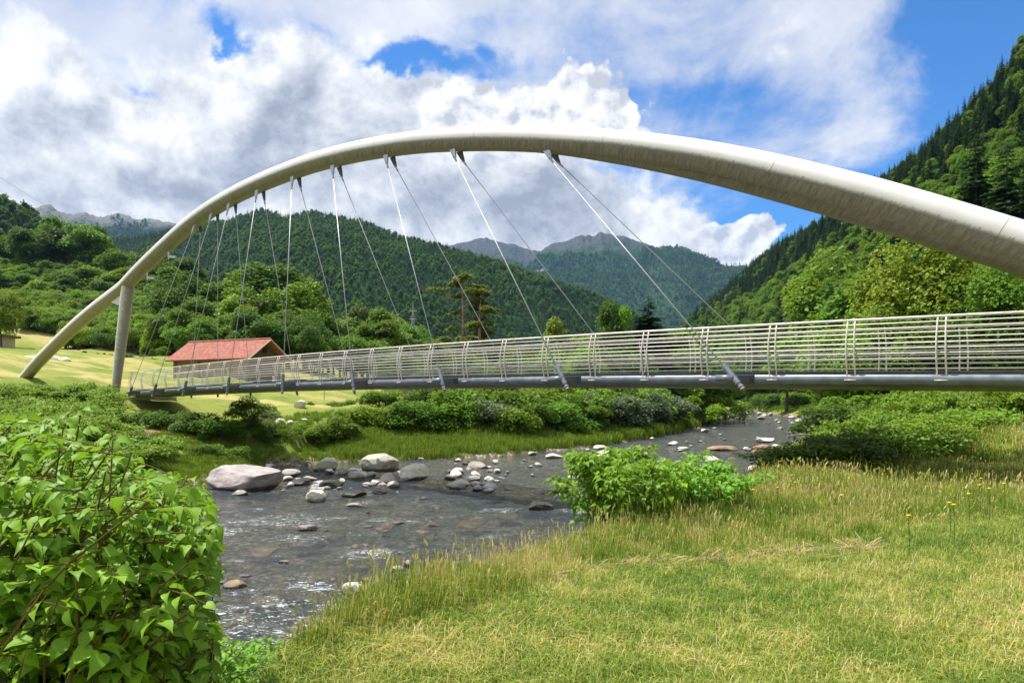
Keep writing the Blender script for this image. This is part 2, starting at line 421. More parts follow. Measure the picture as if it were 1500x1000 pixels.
# ------------------------------------------------------------------ terrain
FARSHORE = [(-70, -30), (-42, 0), (-27, 13), (-19.5, 22), (-15.5, 26.5), (-13.2, 30), (-13.5, 35), (-13.8, 39.5), (-9.5, 43), (-4.9, 44.8), (0.5, 48.7), (6.1, 55.7), (14.9, 70.9), (25, 93), (42, 144), (60, 205), (64, 232), (70, 300), (60, 420)]
NEARSHORE = [(90, 420), (92, 300), (84, 232), (68, 186), (64, 144), (44.4, 90.7), (24.5, 54), (14.2, 37), (9.4, 28), (5.5, 19), (3.5, 14.8), (1.1, 11.3), (-0.9, 7.9), (-1.7, 6.4), (-2.6, 5.2), (-4.2, 4.2), (-6.5, -2), (-12, -12), (-40, -50)]
RIV = np.array(FARSHORE + NEARSHORE, float)
nF = len(FARSHORE)
def seg_dist(X, Y, pts):
    d = np.full(X.shape, 1e9)
    for (x0, y0), (x1, y1) in zip(pts[:-1], pts[1:]):
        vx, vy = x1 - x0, y1 - y0; L = vx * vx + vy * vy
        t = np.clip(((X - x0) * vx + (Y - y0) * vy) / L, 0, 1)
        d = np.minimum(d, np.hypot(X - x0 - t * vx, Y - y0 - t * vy))
    return d
def inside(X, Y):
    c = np.zeros(X.shape, bool); n = len(RIV)
    for i in range(n):
        x0, y0 = RIV[i]; x1, y1 = RIV[(i + 1) % n]
        cond = ((y0 > Y) != (y1 > Y))
        with np.errstate(divide='ignore', invalid='ignore'):
            xi = (x1 - x0) * (Y - y0) / (y1 - y0 + 1e-12) + x0
        c ^= cond & (X < xi)
    return c
CP = np.array([  # X, Y, height relative to the eye
    (0, 0.5, -1.65), (3, 5, -1.65), (8, 8, -1.62), (6, 14, -1.95), (2.5, 9, -1.68), (10, 16.5, -2.15), (13, 17.5, -2.05), (17.5, 23, -1.15), (22, 26, -.8), (16, 16, -1.7), (30, 25, -.4), (12, 26, -2.3), (16, 34, -2.6),
    (27, 45, -2.3), (40, 60, -1.5), (60, 90, -1.5), (80, 150, -2), (75, 190, -3), (82, 230, -3), (95, 260, -2.5), (100, 320, -2), (75, 420, -2), (115, 210, 0), (40, 300, -2), (90, 165, -2), (30, 10, -1), (40, -10, -1), (-1, -5, -1.8), (40, 45, .5), (60, 60, 2), (90, 90, 5), (110, 160, 6),
    (-17, 33, -2.5), (-20, 28, -1.7), (-24, 36, -1.7), (-30, 28, -.6), (-22, 43, -2.2), (-19, 47, -1.9), (-25, 47, -1.0), (-33, 52, 1.0), (-28, 50, .6), (-14, 46, -1.7), (-8, 52, -2.0), (5, 62, -2.4),
    (-15, 60, -.4), (-35, 80, 2.4), (-50, 66, 2.4), (-25, 80, 1.4), (-92, 125, 9.4), (-60, 120, 7.2), (-40, 120, 5), (-20, 120, 2), (10, 90, -1.5), (20, 130, -1), (0, 200, 1.0), (50, 260, 0),
    (-70, 95, 5.8), (-50, 95, 4.2), (-160, 228, 29.4), (-128, 228, 29.4), (-175, 233, 30), (-128, 233, 29.6), (-110, 228, 27), (-90, 170, 16), (-130, 170, 18), (-190, 300, 56), (-235, 310, 60), (-150, 300, 44), (-120, 300, 22), (-60, 220, 5),
    (-40, 160, 5), (-80, 300, 5), (0, 400, 0), (110, 420, 0), (-200, 500, 20), (0, 800, 4), (200, 800, 6), (-400, 800, 20), (0, 3000, 10), (2000, 3000, 20), (-2000, 3000, 20), (-60, 20, 1), (-60, -20, 1), (300, 100, 20), (-300, 100, 20)], float)
CPa = np.arctan2(CP[:, 0], CP[:, 1] + 8); CPr = np.log(np.hypot(CP[:, 0], CP[:, 1] + 8))
def ground(X, Y, fine=True):
    X = np.atleast_1d(np.asarray(X, float)); Y = np.atleast_1d(np.asarray(Y, float))
    a = np.arctan2(X, Y + 8); r = np.log(np.hypot(X, Y + 8) + 1e-6)
    num = np.zeros_like(X); den = np.zeros_like(X)
    for i in range(len(CP)):
        da = np.abs(a - CPa[i]); da = np.minimum(da, 2 * np.pi - da)
        w = 1 / ((da / .16) ** 2 + ((r - CPr[i]) / .22) ** 2 + .03) ** 1.6
        num += w * CP[i, 2]; den += w
    h = num / den + E
    dist = np.hypot(X, Y)
    h += fbm(X / 3.1, Y / 3.1, 3, 3) * np.clip(dist / 60, .16, 1.2) * 1.0 + fbm(X / 45, Y / 45, 4, 8) * np.clip(dist / 260, 0, 3) * 4
    rw = np.clip(1.6 - np.abs(Y - 230.5) / 5, 0, 1) * np.clip((-108 - X) / 8, 0, 1) * np.clip((X + 260) / 20, 0, 1)
    h = h * (1 - rw) + (E + 28.2) * rw
    low = np.clip((np.interp(Y, [0, 2, 3.7, 5.7, 7], [-1.2, -1.15, -1.1, -.45, .05]) - X) / .9, 0, 1) * np.clip((7.6 - Y) / .8, 0, 1) * np.clip((X + 12) / 4, 0, 1)
    h = h * (1 - low) + (E - 3.15) * low
    df = seg_dist(X, Y, RIV[:nF]); dn = seg_dist(X, Y, RIV[nF:]); d = np.minimum(df, dn)
    ins = inside(X, Y)
    wv = fbm(X / 2.2, Y / 2.2, 3, 21) * 1.3
    d2 = np.where(ins, -d, d) + wv * np.where(dist < 8, .4, 1)
    wb = np.where(dn < df, 1.7, np.where(X > -14, 11.0, 6.5))
    t = np.clip(d2 / wb, 0, 1); t = t * t * (3 - 2 * t) * .45 + t * .55
    shore = .10 + fbm(X / 1.1, Y / 1.1, 3, 5) * .22
    out = shore * (1 - t) + h * t
    bed = shore - .12 - .50 * (1 - np.exp(d2 / 2.5)) + fbm(X / .9, Y / .9, 3, 44) * .22
    return np.where(d2 < 0, bed, out)
def gz(x, y): return float(ground([x], [y])[0])

def axis(lo, a, b, hi, step, growth):
    mid = list(np.arange(a, b + step, step)); out = mid[:]
    s = step; x = mid[-1]
    while x < hi: s *= growth; x += s; out.append(x)
    s = step; x = a; pre = []
    while x > lo: s *= growth; x -= s; pre.append(x)
    return np.array(pre[::-1] + out)
def grid(X, Y, Z):
    ny, nx = X.shape
    V = np.stack([X, Y, Z], -1).reshape(-1, 3); i = np.arange(ny * nx).reshape(ny, nx)
    q = np.stack([i[:-1, :-1], i[:-1, 1:], i[1:, 1:], i[1:, :-1]], -1).reshape(-1, 4)
    return V, q

def ground_mat():
    m, g, out = new_mat('earth_and_turf'); geo = g.new('ShaderNodeNewGeometry'); P = geo.outputs['Position']
    p = g.sep(P); n1 = g.noise(P, .22, 6, .6); n2 = g.noise(P, 2.5, 6, .65); n3 = g.noise(P, 18, 5, .65)
    grass = g.mix(g.rng(g.add(g.mul(n1, .6), g.mul(n2, .4)), .38, .62), (0.13, 0.19, 0.025, 1), (0.25, 0.27, 0.05, 1))
    # mown strips and dry patches of the meadow
    st = g.noise(g.comb(g.mul(p[0], .012), g.mul(g.add(p[1], g.mul(p[0], .35)), .11), 0), 1.6, 6, .6)
    dry = g.mix(g.rng(st, .44, .60), grass, (0.44, 0.36, 0.14, 1))
    dry = g.mix(g.mul(g.rng(g.noise(P, 1.1, 6, .75), .50, .66), .65), dry, (0.13, 0.19, 0.035, 1))
    isleft = g.mul(g.rng(p[1], 46, 60), g.rng(p[0], 5, -10))
    c = g.mix(g.mul(isleft, .85), grass, dry)
    c = g.mix(g.mul(g.rng(n3, .5, .72), .5), c, (0.20, 0.15, 0.08, 1))
    # bare brown soil on the left bank
    soil = g.mul(g.rng(g.vor(P, .001, 'F1'), 0, 1, 1, 1), 1.0)
    dx = g.mul(g.add(p[0], 20.5), 1 / 2.6); dy = g.mul(g.sub(p[1], 38.0), 1 / 3.6)
    sm = g.m('EXPONENT', g.mul(g.add(g.mul(dx, dx), g.mul(dy, dy)), -1.0))
    c = g.mix(g.rng(g.add(sm, g.mul(g.sub(n2, .5), .9)), .35, .55), c, g.mix(n3, (0.16, 0.09, 0.05, 1), (0.36, 0.22, 0.14, 1)))
    # gravel under and beside the water
    v1 = g.vor(P, 5.5, 'F1', 'Color'); vd = g.vor(P, 5.5, 'F1', 'Distance')
    gv = g.mix(g.sep(v1)[0], (0.17, 0.13, 0.075, 1), (0.42, 0.30, 0.17, 1))
    gv = g.mix(g.rng(g.sep(v1)[1], .7, .75), gv, (0.42, 0.39, 0.34, 1))
    gv = g.mix(g.mul(g.rng(vd, .35, .6), .7), gv, (0.04, 0.035, 0.025, 1))
    gv = g.mix(g.mul(g.rng(g.noise(P, .5, 4, .6), .45, .6), .6), gv, (0.07, 0.075, 0.045, 1))
    low = g.rng(g.add(p[2], g.mul(g.sub(n2, .5), .6)), .50, .22)
    c = g.mix(low, c, gv)
    h = g.mix(low, n3, g.sub(1.0, vd))
    g.l.new(principled(g, c, .95, .15, normal=g.bump(h, .5, .05)), out.inputs[0]); return m
M['ground'] = ground_mat()
xs = axis(-6000, -30, 24, 6000, .42, 1.085); ys = axis(-60, -3, 58, 8000, .42, 1.075)
gx, gy = np.meshgrid(xs, ys); Z = ground(gx.ravel(), gy.ravel()).reshape(gx.shape)
V, q = grid(gx, gy, Z)
tag(obj_np('ground', V, q, M['ground'], smooth=True), kind='structure')

# ------------------------------------------------------------------ hills
def hill_mat(name, lo, hi, rock, z0, z1, rock_amt, scale=.01, patches=None):
    m, g, out = new_mat(name); geo = g.new('ShaderNodeNewGeometry'); P = geo.outputs['Position']; p = g.sep(P)
    n = g.noise(P, scale, 8, .62); n2 = g.noise(P, scale * 6, 8, .65); n3 = g.noise(P, scale * 26, 4, .6)
    t = g.add(g.mul(n, .5), g.add(g.mul(n2, .25), g.mul(n3, .25)))
    c = g.mix(g.rng(t, .40, .60), lo, hi)
    rm = g.rng(g.add(g.add(g.mul(p[2], 1.0), g.mul(g.sub(n2, .5), (z1 - z0) * 2.0)), g.mul(g.sub(n, .5), (z1 - z0) * 1.6)), z0, z1)
    rc = g.mix(g.rng(n3, .35, .65), rock, tuple(min(1, v * 1.7) for v in rock[:3]) + (1,))
    c = g.mix(g.mul(rm, rock_amt), c, rc)
    if patches:
        for (cx, cy, cz, rx, rz, col) in patches:
            dx = g.mul(g.sub(p[0], cx), 1 / rx); dz = g.mul(g.sub(p[2], cz), 1 / rz)
            q_ = g.m('EXPONENT', g.mul(g.add(g.mul(dx, dx), g.mul(dz, dz)), -1.0))
            c = g.mix(g.rng(g.add(q_, g.mul(g.sub(g.add(g.mul(n2, .5), g.mul(n3, .5)), .5), 2.2)), .42, .6), c, col)
    hgt = g.add(g.mul(n2, 1.0), g.mul(n3, .5))
    g.l.new(principled(g, c, 1.0, .0, normal=g.bump(hgt, 1.0, .35 / scale * .12)), out.inputs[0]); return m

def loft(name, stations, ns, seed, amp, nsc, mat, bulge=0.0, sub=8, back=1.0, jag=0.0):
    """stations: (ridge point, foot point); a hill with a front and a back slope"""
    Rg = np.array([s[0] for s in stations], float); Ft = np.array([s[1] for s in stations], float)
    t = np.arange(len(stations)); tt = np.linspace(0, len(stations) - 1, (len(stations) - 1) * sub + 1)
    Rg = np.stack([np.interp(tt, t, Rg[:, k]) for k in range(3)], 1); Ft = np.stack([np.interp(tt, t, Ft[:, k]) for k in range(3)], 1)
    s = np.linspace(0, 1, ns)
    pr = s + bulge * np.sin(s * np.pi)
    P = Ft[:, None, :] + (Rg - Ft)[:, None, :] * s[None, :, None]
    P[:, :, 2] = Ft[:, None, 2] + (Rg[:, 2] - Ft[:, 2])[:, None] * pr[None, :]
    w = np.sin(np.clip(s, 0, 1) * np.pi * .5)[None, :] * (1 - .75 * s[None, :] ** 4)
    rid = np.abs(fbm(P[:, :, 0] / nsc, P[:, :, 1] / nsc * .45, 4, seed)) * 2
    P[:, :, 2] += (fbm(P[:, :, 0] / nsc, P[:, :, 1] / nsc, 5, seed + 3) * amp - rid * amp * .8 + amp * .25) * w
    P[:, :, 2] += (fbm(tt * 3.1, tt * 0, 4, seed + 7) * 2 * jag)[:, None] * (s[None, :] ** 4)
    front = P.copy()
    bk = P[:, -1:, :] + (P[:, -1:, :] - P[:, :1, :]) * np.array([1, 1, 0]) * np.linspace(.08, back, 8)[None, :, None]
    bk[:, :, 2] = P[:, -1:, 2] * (1 - np.linspace(.08, 1, 8) ** 1.1)[None, :]
    A = np.concatenate([P, bk], 1)
    V, q = grid(A[:, :, 0], A[:, :, 1], A[:, :, 2])
    o = obj_np(name, V, q, mat, smooth=True); tag(o, kind='structure')
    return front
def st(x, y, Y, foot, dz=0):
    p = at(x, y, Y); p[2] -= dz; return (p, (foot[0], foot[1], foot[2] if len(foot) > 2 else E))
M['hill_near'] = hill_mat('wooded_slope_soil', (0.025, 0.05, 0.012, 1), (0.05, 0.09, 0.02, 1), (0.2, 0.18, 0.15), 900, 1000, 0, .02)
hillA = loft('hill', [st(985, 492, 1700, (230, 1300), 14), st(1050, 432, 1400, (170, 900), 14), st(1100, 388, 1250, (130, 700), 14), st(1150, 350, 1100, (115, 520), 14), st(1205, 318, 960, (105, 400), 14),
                      st(1290, 256, 800, (100, 320), 14), st(1350, 212, 700, (96, 250), 14), st(1420, 150, 610, (92, 190), 14), st(1500, 62, 520, (88, 140), 14), st(1620, -60, 420, (86, 100), 12), st(1800, -200, 340, (84, 60), 12), st(2400, -500, 230, (90, 0), 12), st(4000, -900, 130, (110, -60), 12)],
             26, 11, 46, 120, M['hill_near'], .04)
M['hill_mid'] = hill_mat('forest_mountain_soil', (0.014, 0.036, 0.014, 1), (0.035, 0.075, 0.02, 1), (0.25, 0.23, 0.2), 2000, 2400, 0, .006,
                         [(at(790, 400, 1500)[0], 0, at(0, 425, 1500)[2], 90, 12, (0.09, 0.18, 0.03, 1)), (at(470, 0, 1300)[0], 0, at(0, 350, 1450)[2], 130, 26, (0.08, 0.16, 0.03, 1))])
hillE = loft('hill', [st(-300, 420, 1500, (-1000, 800), 10), st(0, 370, 1700, (-700, 900), 10), st(180, 345, 1750, (-520, 900), 10), st(262, 332, 1750, (-430, 800), 10), st(330, 326, 1700, (-360, 760), 10), st(385, 307, 1650, (-300, 720), 10), st(418, 315, 1600, (-260, 700), 10),
                      st(452, 308, 1600, (-230, 700), 10), st(505, 316, 1560, (-190, 700), 10), st(560, 334, 1520, (-140, 700), 10), st(620, 354, 1480, (-80, 720), 10), st(700, 374, 1440, (0, 760), 10), st(765, 396, 1400, (60, 800), 10),
                      st(830, 420, 1380, (120, 860), 10), st(890, 444, 1380, (190, 950), 10), st(960, 475, 1400, (260, 1050), 10), st(1040, 520, 1450, (350, 1200), 10)], 40, 31, 60, 230, M['hill_mid'], .05, 10)
M['hill_corner'] = M['hill_near']
hillC = loft('hill', [st(-400, 100, 600, (-500, 380)), st(-150, 200, 650, (-420, 420)), st(0, 300, 700, (-350, 450)), st(50, 325, 720, (-300, 470)), st(100, 352, 740, (-260, 480)), st(200, 420, 760, (-200, 500)), st(300, 520, 800, (-150, 520))], 14, 51, 16, 90, M['hill_corner'], .03)
M['mtn_left'] = hill_mat('bare_topped_mountain', (0.015, 0.035, 0.018, 1), (0.03, 0.06, 0.025, 1), (0.13, 0.125, 0.12), at(0, 352, 4200)[2], at(0, 325, 4200)[2], .9, .0022)
mtnL = loft('mountain', [st(-200, 330, 4200, (-3600, 2700)), st(0, 315, 4200, (-2700, 2600)), st(50, 303, 4200, (-2500, 2600)), st(75, 300, 4200, (-2400, 2600)), st(100, 311, 4200, (-2300, 2600)), st(125, 309, 4200, (-2200, 2600)),
                  st(150, 318, 4200, (-2100, 2600)), st(180, 312, 4200, (-2000, 2600)), st(205, 322, 4200, (-1900, 2600)), st(240, 325, 4200, (-1800, 2600)), st(300, 330, 4200, (-1600, 2600)), st(420, 350, 4200, (-1200, 2600)), st(520, 400, 4300, (-900, 2700))],
     40, 71, 130, 420, M['mtn_left'], 0, 10, 1.0, 22)
zt = at(0, 352, 5200)[2]
M['mtn_far'] = hill_mat('rocky_topped_mountain', (0.018, 0.045, 0.024, 1), (0.04, 0.08, 0.03, 1), (0.060, 0.062, 0.066), at(0, 400, 5200)[2], at(0, 362, 5200)[2], .92, .0018,
                        [(at(775, 0, 4700)[0], 0, at(0, 398, 4600)[2], 120, 30, (0.26, 0.24, 0.2, 1))])
mtnF1 = loft('mountain', [st(560, 385, 5600, (-700, 3400)), st(640, 362, 5600, (-400, 3400)), st(690, 352, 5600, (-250, 3400)), st(712, 351, 5600, (-150, 3400)), st(745, 359, 5600, (-50, 3400)), st(775, 366, 5600, (50, 3400)), st(805, 366, 5600, (150, 3400)), st(860, 380, 5600, (300, 3400)), st(950, 430, 5600, (500, 3400))],
     56, 81, 330, 600, M['mtn_far'], -.04, 12, 1.0, 20)
mtnF2 = loft('mountain', [st(770, 400, 4900, (100, 3000)), st(800, 364, 4900, (200, 3000)), st(830, 351, 4900, (250, 3000)), st(862, 344, 4900, (300, 3000)), st(895, 343, 4900, (380, 3000)), st(925, 351, 4900, (460, 3000)), st(960, 362, 4800, (560, 2950)),
                  st(985, 359, 4700, (640, 2900)), st(1010, 366, 4700, (720, 2900)), st(1035, 380, 4700, (800, 2900)), st(1060, 391, 4700, (880, 2900)), st(1100, 398, 4700, (1000, 2900)), st(1180, 440, 4700, (1300, 2900)), st(1300, 480, 4700, (1700, 2900))],
     64, 91, 330, 520, M['mtn_far'], -.02, 14, 1.0, 24)

# ------------------------------------------------------------------ river
def water_mat():
    m, g, out = new_mat('river_water'); geo = g.new('ShaderNodeNewGeometry'); P = geo.outputs['Position']
    fo = g.new('ShaderNodeAttribute', attribute_name='foam').outputs['Fac']; calm = g.new('ShaderNodeAttribute', attribute_name='calm').outputs['Fac']
    n1 = g.noise(g.vscale(P, .8, 1.2, 1), 1.7, 5, .6, 1.2); n2 = g.noise(P, 7.5, 5, .62, .8); n3 = g.noise(P, 30, 3, .6, .5)
    h = g.add(g.mul(n1, 1.0), g.add(g.mul(n2, .16), g.mul(n3, .03)))
    h = g.mul(h, g.rng(calm, 0, 1, 1.0, .12))
    bn = g.bump(h, 1.0, .30)
    gl = g.new('ShaderNodeBsdfGlossy'); gl.inputs['Roughness'].default_value = .05; gl.inputs[0].default_value = (1, 1, 1, 1); g.l.new(bn, gl.inputs['Normal'])
    tr = g.new('ShaderNodeBsdfTransparent'); tr.inputs[0].default_value = (.78, .78, .68, 1)
    df = g.new('ShaderNodeBsdfDiffuse'); df.inputs[0].default_value = (.13, .16, .17, 1); g.l.new(bn, df.inputs['Normal'])
    m0 = g.new('ShaderNodeMixShader'); m0.inputs[0].default_value = .28; g.l.new(tr.outputs[0], m0.inputs[1]); g.l.new(df.outputs[0], m0.inputs[2])
    fr = g.new('ShaderNodeFresnel'); fr.inputs[0].default_value = 1.38; g.l.new(bn, fr.inputs['Normal'])
    m1 = g.new('ShaderNodeMixShader'); g.l.new(g.m('MINIMUM', g.mul(fr.outputs[0], 1.0), 1.0), m1.inputs[0]); g.l.new(m0.outputs[0], m1.inputs[1]); g.l.new(gl.outputs[0], m1.inputs[2])
    fn = g.noise(g.vscale(P, .8, 1.5, 1), 7.0, 7, .70, 1.2)
    fm = g.rng(g.add(fo, g.mul(g.sub(fn, .5), 3.4)), .80, 1.10)
    fd = g.new('ShaderNodeBsdfDiffuse'); fd.inputs[0].default_value = (.72, .75, .76, 1); g.l.new(g.bump(fn, .8, .05), fd.inputs['Normal'])
    m2 = g.new('ShaderNodeMixShader'); g.l.new(g.mul(fm, .9), m2.inputs[0]); g.l.new(m1.outputs[0], m2.inputs[1]); g.l.new(fd.outputs[0], m2.inputs[2])
    g.l.new(m2.outputs[0], out.inputs[0]); return m
M['water'] = water_mat()
def wpt(x, y): Y = E * F / (y - HZ); return ((x - 750) / F * Y, Y)
FOAM = [(*wpt(*f[:2]), f[2], f[3]) for f in [(318, 782, .9, .85), (296, 790, .7, .7), (348, 772, .5, .5), (440, 790, 1.0, .62), (425, 786, .6, .6), (530, 783, .8, .5), (545, 814, .8, .7), (520, 818, .6, .5), (452, 858, .6, .9), (470, 866, .5, .8), (440, 848, .5, .5),
        (360, 868, .45, .6), (305, 864, .5, .55), (480, 893, .35, .6), (400, 820, .7, .4), (625, 838, .55, .65), (660, 842, .6, .9), (690, 841, .6, .7), (750, 805, .7, .45), (650, 806, .6, .4), (700, 718, 1.2, .35), (770, 724, 1.4, .42), (365, 758, .8, .45), (500, 760, 1.0, .3), (600, 775, 1.0, .3),
        (440, 905, .4, .4), (290, 850, .5, .5), (340, 900, .5, .35), (815, 705, 1.4, .35), (410, 772, .6, .5), (985, 655, 2.2, .35), (960, 640, 3, .3)]]

# ------------------------------------------------------------------ rocks
def ico(sub):
    import bmesh
    bm = bmesh.new(); bmesh.ops.create_icosphere(bm, subdivisions=sub, radius=1.0)
    V = np.array([v.co[:] for v in bm.verts]); Fc = np.array([[v.index for v in f.verts] for f in bm.faces]); bm.free(); return V, Fc
ICO4 = ico(5); ICO3 = ico(4); ICO2 = ico(3)
def rock_shape(seed, base=None, facets=9, blocky=0.0):
    V, Fc = base or ICO3; V = V.copy(); rs = np.random.RandomState(seed)
    for _ in range(facets):                       # planes that shave the boulder into facets
        n = rs.normal(size=3); n /= np.linalg.norm(n); d = rs.uniform(.50, .86)
        k = V @ n - d; V -= np.where(k > 0, k * .93, 0)[:, None] * n
    if blocky: V = np.sign(V) * np.abs(V) ** (1 - blocky)
    nn = V / (np.linalg.norm(V, axis=1)[:, None] + 1e-9)
    V += nn * (noise3(V * 1.4 + seed, seed, 4) * .20 + noise3(V * 5 + seed, seed + 2, 4) * .085)[:, None]
    return V, Fc
RK = {}
def rock_mesh(kind, matn):
    key = (kind, matn)
    if key not in RK:
        V, Fc = rock_shape(100 + kind, ICO3 if kind < 20 else ICO2)
        RK[key] = mesh_np('rock', V, Fc, M[matn], smooth=True); RK[key].set_sharp_from_angle(angle=R(48))
    return RK[key]
ROCKS = []   # x, y, radius for foam and wakes
def put_rock(X, Y, w, hgt, matn, seed, label, group=None, z=None, dep=.8, own=False, blocky=0, facets=9, cat='rock', base_z=None):
    """w = full width, hgt = height showing above the surface"""
    if own:
        V, Fc = rock_shape(seed, ICO4, facets, blocky); me = mesh_np('boulder', V, Fc, M[matn], smooth=True); me.set_sharp_from_angle(angle=R(50)); nm = 'boulder'
    else: me = rock_mesh(seed % 8, matn); nm = 'river_rock'
    o = bpy.data.objects.new(nm, me); link(o)
    g0 = max(0.0, gz(X, Y)) if base_z is None else base_z
    sz = hgt * .68
    o.scale = (w / 2 / .9, w / 2 * dep / .9, max(sz, .04)); o.location = (X, Y, g0 + hgt - sz * .93)
    o.rotation_euler = (0, 0, 0 if own else (seed * 1.7) % 6.28)
    tag(o, label, cat, group); ROCKS.append((X, Y, w / 2))
    return o
def rock_px(x, y, w, h, *a, **k):
    X, Y = wpt(x, y); s = Y / F; d = k.get('dep', .8)
    Yc = Y + w * s * d * .38
    return put_rock((x - 750) / F * Yc, Yc, w * s * 1.03, h * s * .93, *a, **k)
BIG = [
 (360, 719, 96, 42, 'rock_pink', 1, 'largest boulder, a broad pale pink grey hump at the left edge of the river'),
 (556, 690, 52, 26, 'rock', 2, 'big smooth white rounded boulder on the far side of the rapids'),
 (604, 703, 48, 26, 'rock', 3, 'cracked angular cream boulder just right of the smooth white round boulder'),
 (571, 710, 26, 18, 'rock_pink', 4, 'pointed split rock leaning before the two large white boulders'),
 (463, 736, 26, 20, 'rock', 5, 'pale upright pyramid shaped rock alone in the water right of the largest boulder'),
 (790, 749, 36, 15, 'rock_dark', 6, 'dark wet pointed rock alone in mid stream, near the leafy riverbank shrub'),
 (297, 808, 54, 20, 'rock', 7, 'flat cream boulder beside the big leaves of the foreground knotweed'),
 (286, 834, 50, 13, 'rock_pink', 8, 'flat grey and dark boulder half hidden behind the foreground knotweed'),
 (345, 864, 30, 13, 'rock_brown', 9, 'rusty orange brown rock breaking the near rapids'),
 (516, 872, 28, 20, 'rock', 10, 'white rounded rock just off the grassy near bank'),
 (893, 681, 46, 23, 'rock', 12, 'large white boulder behind the top of the leafy riverbank shrub'),
 (925, 676, 26, 14, 'rock_pink', 13, 'grey boulder touching the large white one behind the leafy shrub'),
 (1118, 671, 27, 20, 'rock_brown', 14, 'square brownish block standing in the river near the yellow flowers'),
 (1132, 700, 66, 16, 'rock', 15, 'long flat white slab at the near edge of the river below the square block'),
 (1058, 661, 40, 8, 'rock_brown', 16, 'low flat brown topped rock in mid river beyond the leafy shrub'),
 (393, 664, 24, 19, 'rock_pink', 17, 'tilted grey rock stuck in the shaded grass slope behind the largest boulder'),
 (672, 715, 34, 14, 'rock', 18, 'pale tilted wedge of rock at the right end of the boulder row'),
 (710, 713, 28, 8, 'rock_pink', 19, 'low grey rock at the very right tip of the boulder row'),
 (522, 744, 30, 7, 'rock', 20, 'flat cream stone like a step before the dark shaded rocks'),
 (450, 778, 28, 10, 'rock_pink', 21, 'pinkish rock with a small green tuft beside a patch of foam'),
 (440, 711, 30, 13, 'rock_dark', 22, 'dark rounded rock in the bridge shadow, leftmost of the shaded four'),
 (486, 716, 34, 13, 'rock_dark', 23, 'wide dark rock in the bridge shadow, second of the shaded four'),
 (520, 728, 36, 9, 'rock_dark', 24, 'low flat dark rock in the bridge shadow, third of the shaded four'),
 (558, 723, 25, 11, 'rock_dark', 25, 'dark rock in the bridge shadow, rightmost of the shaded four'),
 (352, 725, 24, 7, 'rock', 26, 'low cream stone at the foot of the largest boulder'),
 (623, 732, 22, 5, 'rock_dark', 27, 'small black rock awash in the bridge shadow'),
 (425, 697, 28, 10, 'rock_pink', 28, 'grey slab with one shaded side behind the shaded dark rocks'),
]
for (x, y, w, h, mt, sd, lb) in BIG:
    bz = None
    if sd == 17: bz = 0.9
    o = rock_px(x, y, w, h, mt, sd, lb, own=True, blocky=.35 if sd in (14,) else 0, facets={2: 2, 1: 4, 5: 5}.get(sd, 8), dep=.75, cat='boulder')
rs = np.random.RandomState(4)
SMALL = [(537, 856, 18, 10, 'rock'), (583, 838, 22, 10, 'rock'), (600, 832, 20, 12, 'rock_pink'), (607, 804, 20, 5, 'rock_pink'), (628, 835, 14, 6, 'rock_brown'), (560, 775, 20, 3, 'rock_brown'), (820, 722, 24, 7, 'rock_brown'), (790, 724, 20, 5, 'rock_brown'),
         (440, 655, 18, 11, 'rock'), (410, 668, 18, 9, 'rock'), (425, 668, 12, 7, 'rock'), (398, 672, 12, 7, 'rock'), (446, 665, 14, 5, 'rock'), (330, 690, 12, 6, 'rock'), (228, 716, 20, 8, 'rock'), (215, 712, 14, 6, 'rock'), (240, 722, 14, 6, 'rock_pink'), (205, 725, 14, 6, 'rock'),
         (985, 652, 20, 6, 'rock'), (1000, 659, 16, 5, 'rock'), (780, 667, 14, 7, 'rock'), (880, 658, 20, 7, 'rock'), (860, 660, 10, 4, 'rock'), (812, 672, 24, 8, 'rock'), (840, 702, 26, 5, 'rock'), (970, 678, 22, 7, 'rock'), (1040, 676, 30, 8, 'rock'), (1075, 700, 34, 6, 'rock_pink'),
         (1120, 648, 30, 9, 'rock'), (1095, 660, 12, 7, 'rock'), (640, 745, 12, 3, 'rock_dark')]
for i, (x, y, w, h, mt) in enumerate(SMALL):
    nm = {'rock': 'pale', 'rock_pink': 'grey pink', 'rock_brown': 'brown', 'rock_dark': 'dark'}[mt]
    if y < 675 and x < 460: lb, gr = 'small pale stone lying in grass on the far bank slope', 'stones on the far bank slope'
    elif x < 345: lb, gr = 'small %s stone on the shingle beyond the foreground knotweed' % nm, 'stones on the left shingle'
    elif y > 770: lb, gr = 'small %s rock breaking the near rapids' % nm, 'small rocks in the near rapids'
    elif x > 850: lb, gr = 'small %s rock in the river beyond the leafy riverbank shrub' % nm, 'small rocks in the upper river'
    else: lb, gr = 'small %s rock in the middle reach of the river' % nm, 'small rocks in the middle reach'
    rock_px(x, y, w, h, mt, 40 + i, lb, group=gr)
def scatter(n, xr, yr, wr, label, group, mats=('rock', 'rock', 'rock', 'rock_pink'), seed=0, bias=1.0, flat=.42):
    r = np.random.RandomState(seed); k = 0; tr = 0
    while k < n and tr < n * 30:
        tr += 1
        x = r.uniform(*xr); y = yr[0] + (yr[1] - yr[0]) * r.rand() ** bias
        X, Y = wpt(x, y)
        d = seg_dist(np.array([X]), np.array([Y]), list(RIV) + [RIV[0]])[0]; ins = inside(np.array([X]), np.array([Y]))[0]
        if not ins and d > 2.0: continue
        w = r.uniform(*wr) * (.6 + .8 * r.rand() ** 3) * Y / F
        put_rock(X, Y, w, w * flat * r.uniform(.6, 1.3), mats[r.randint(len(mats))], r.randint(1000), label, group); k += 1
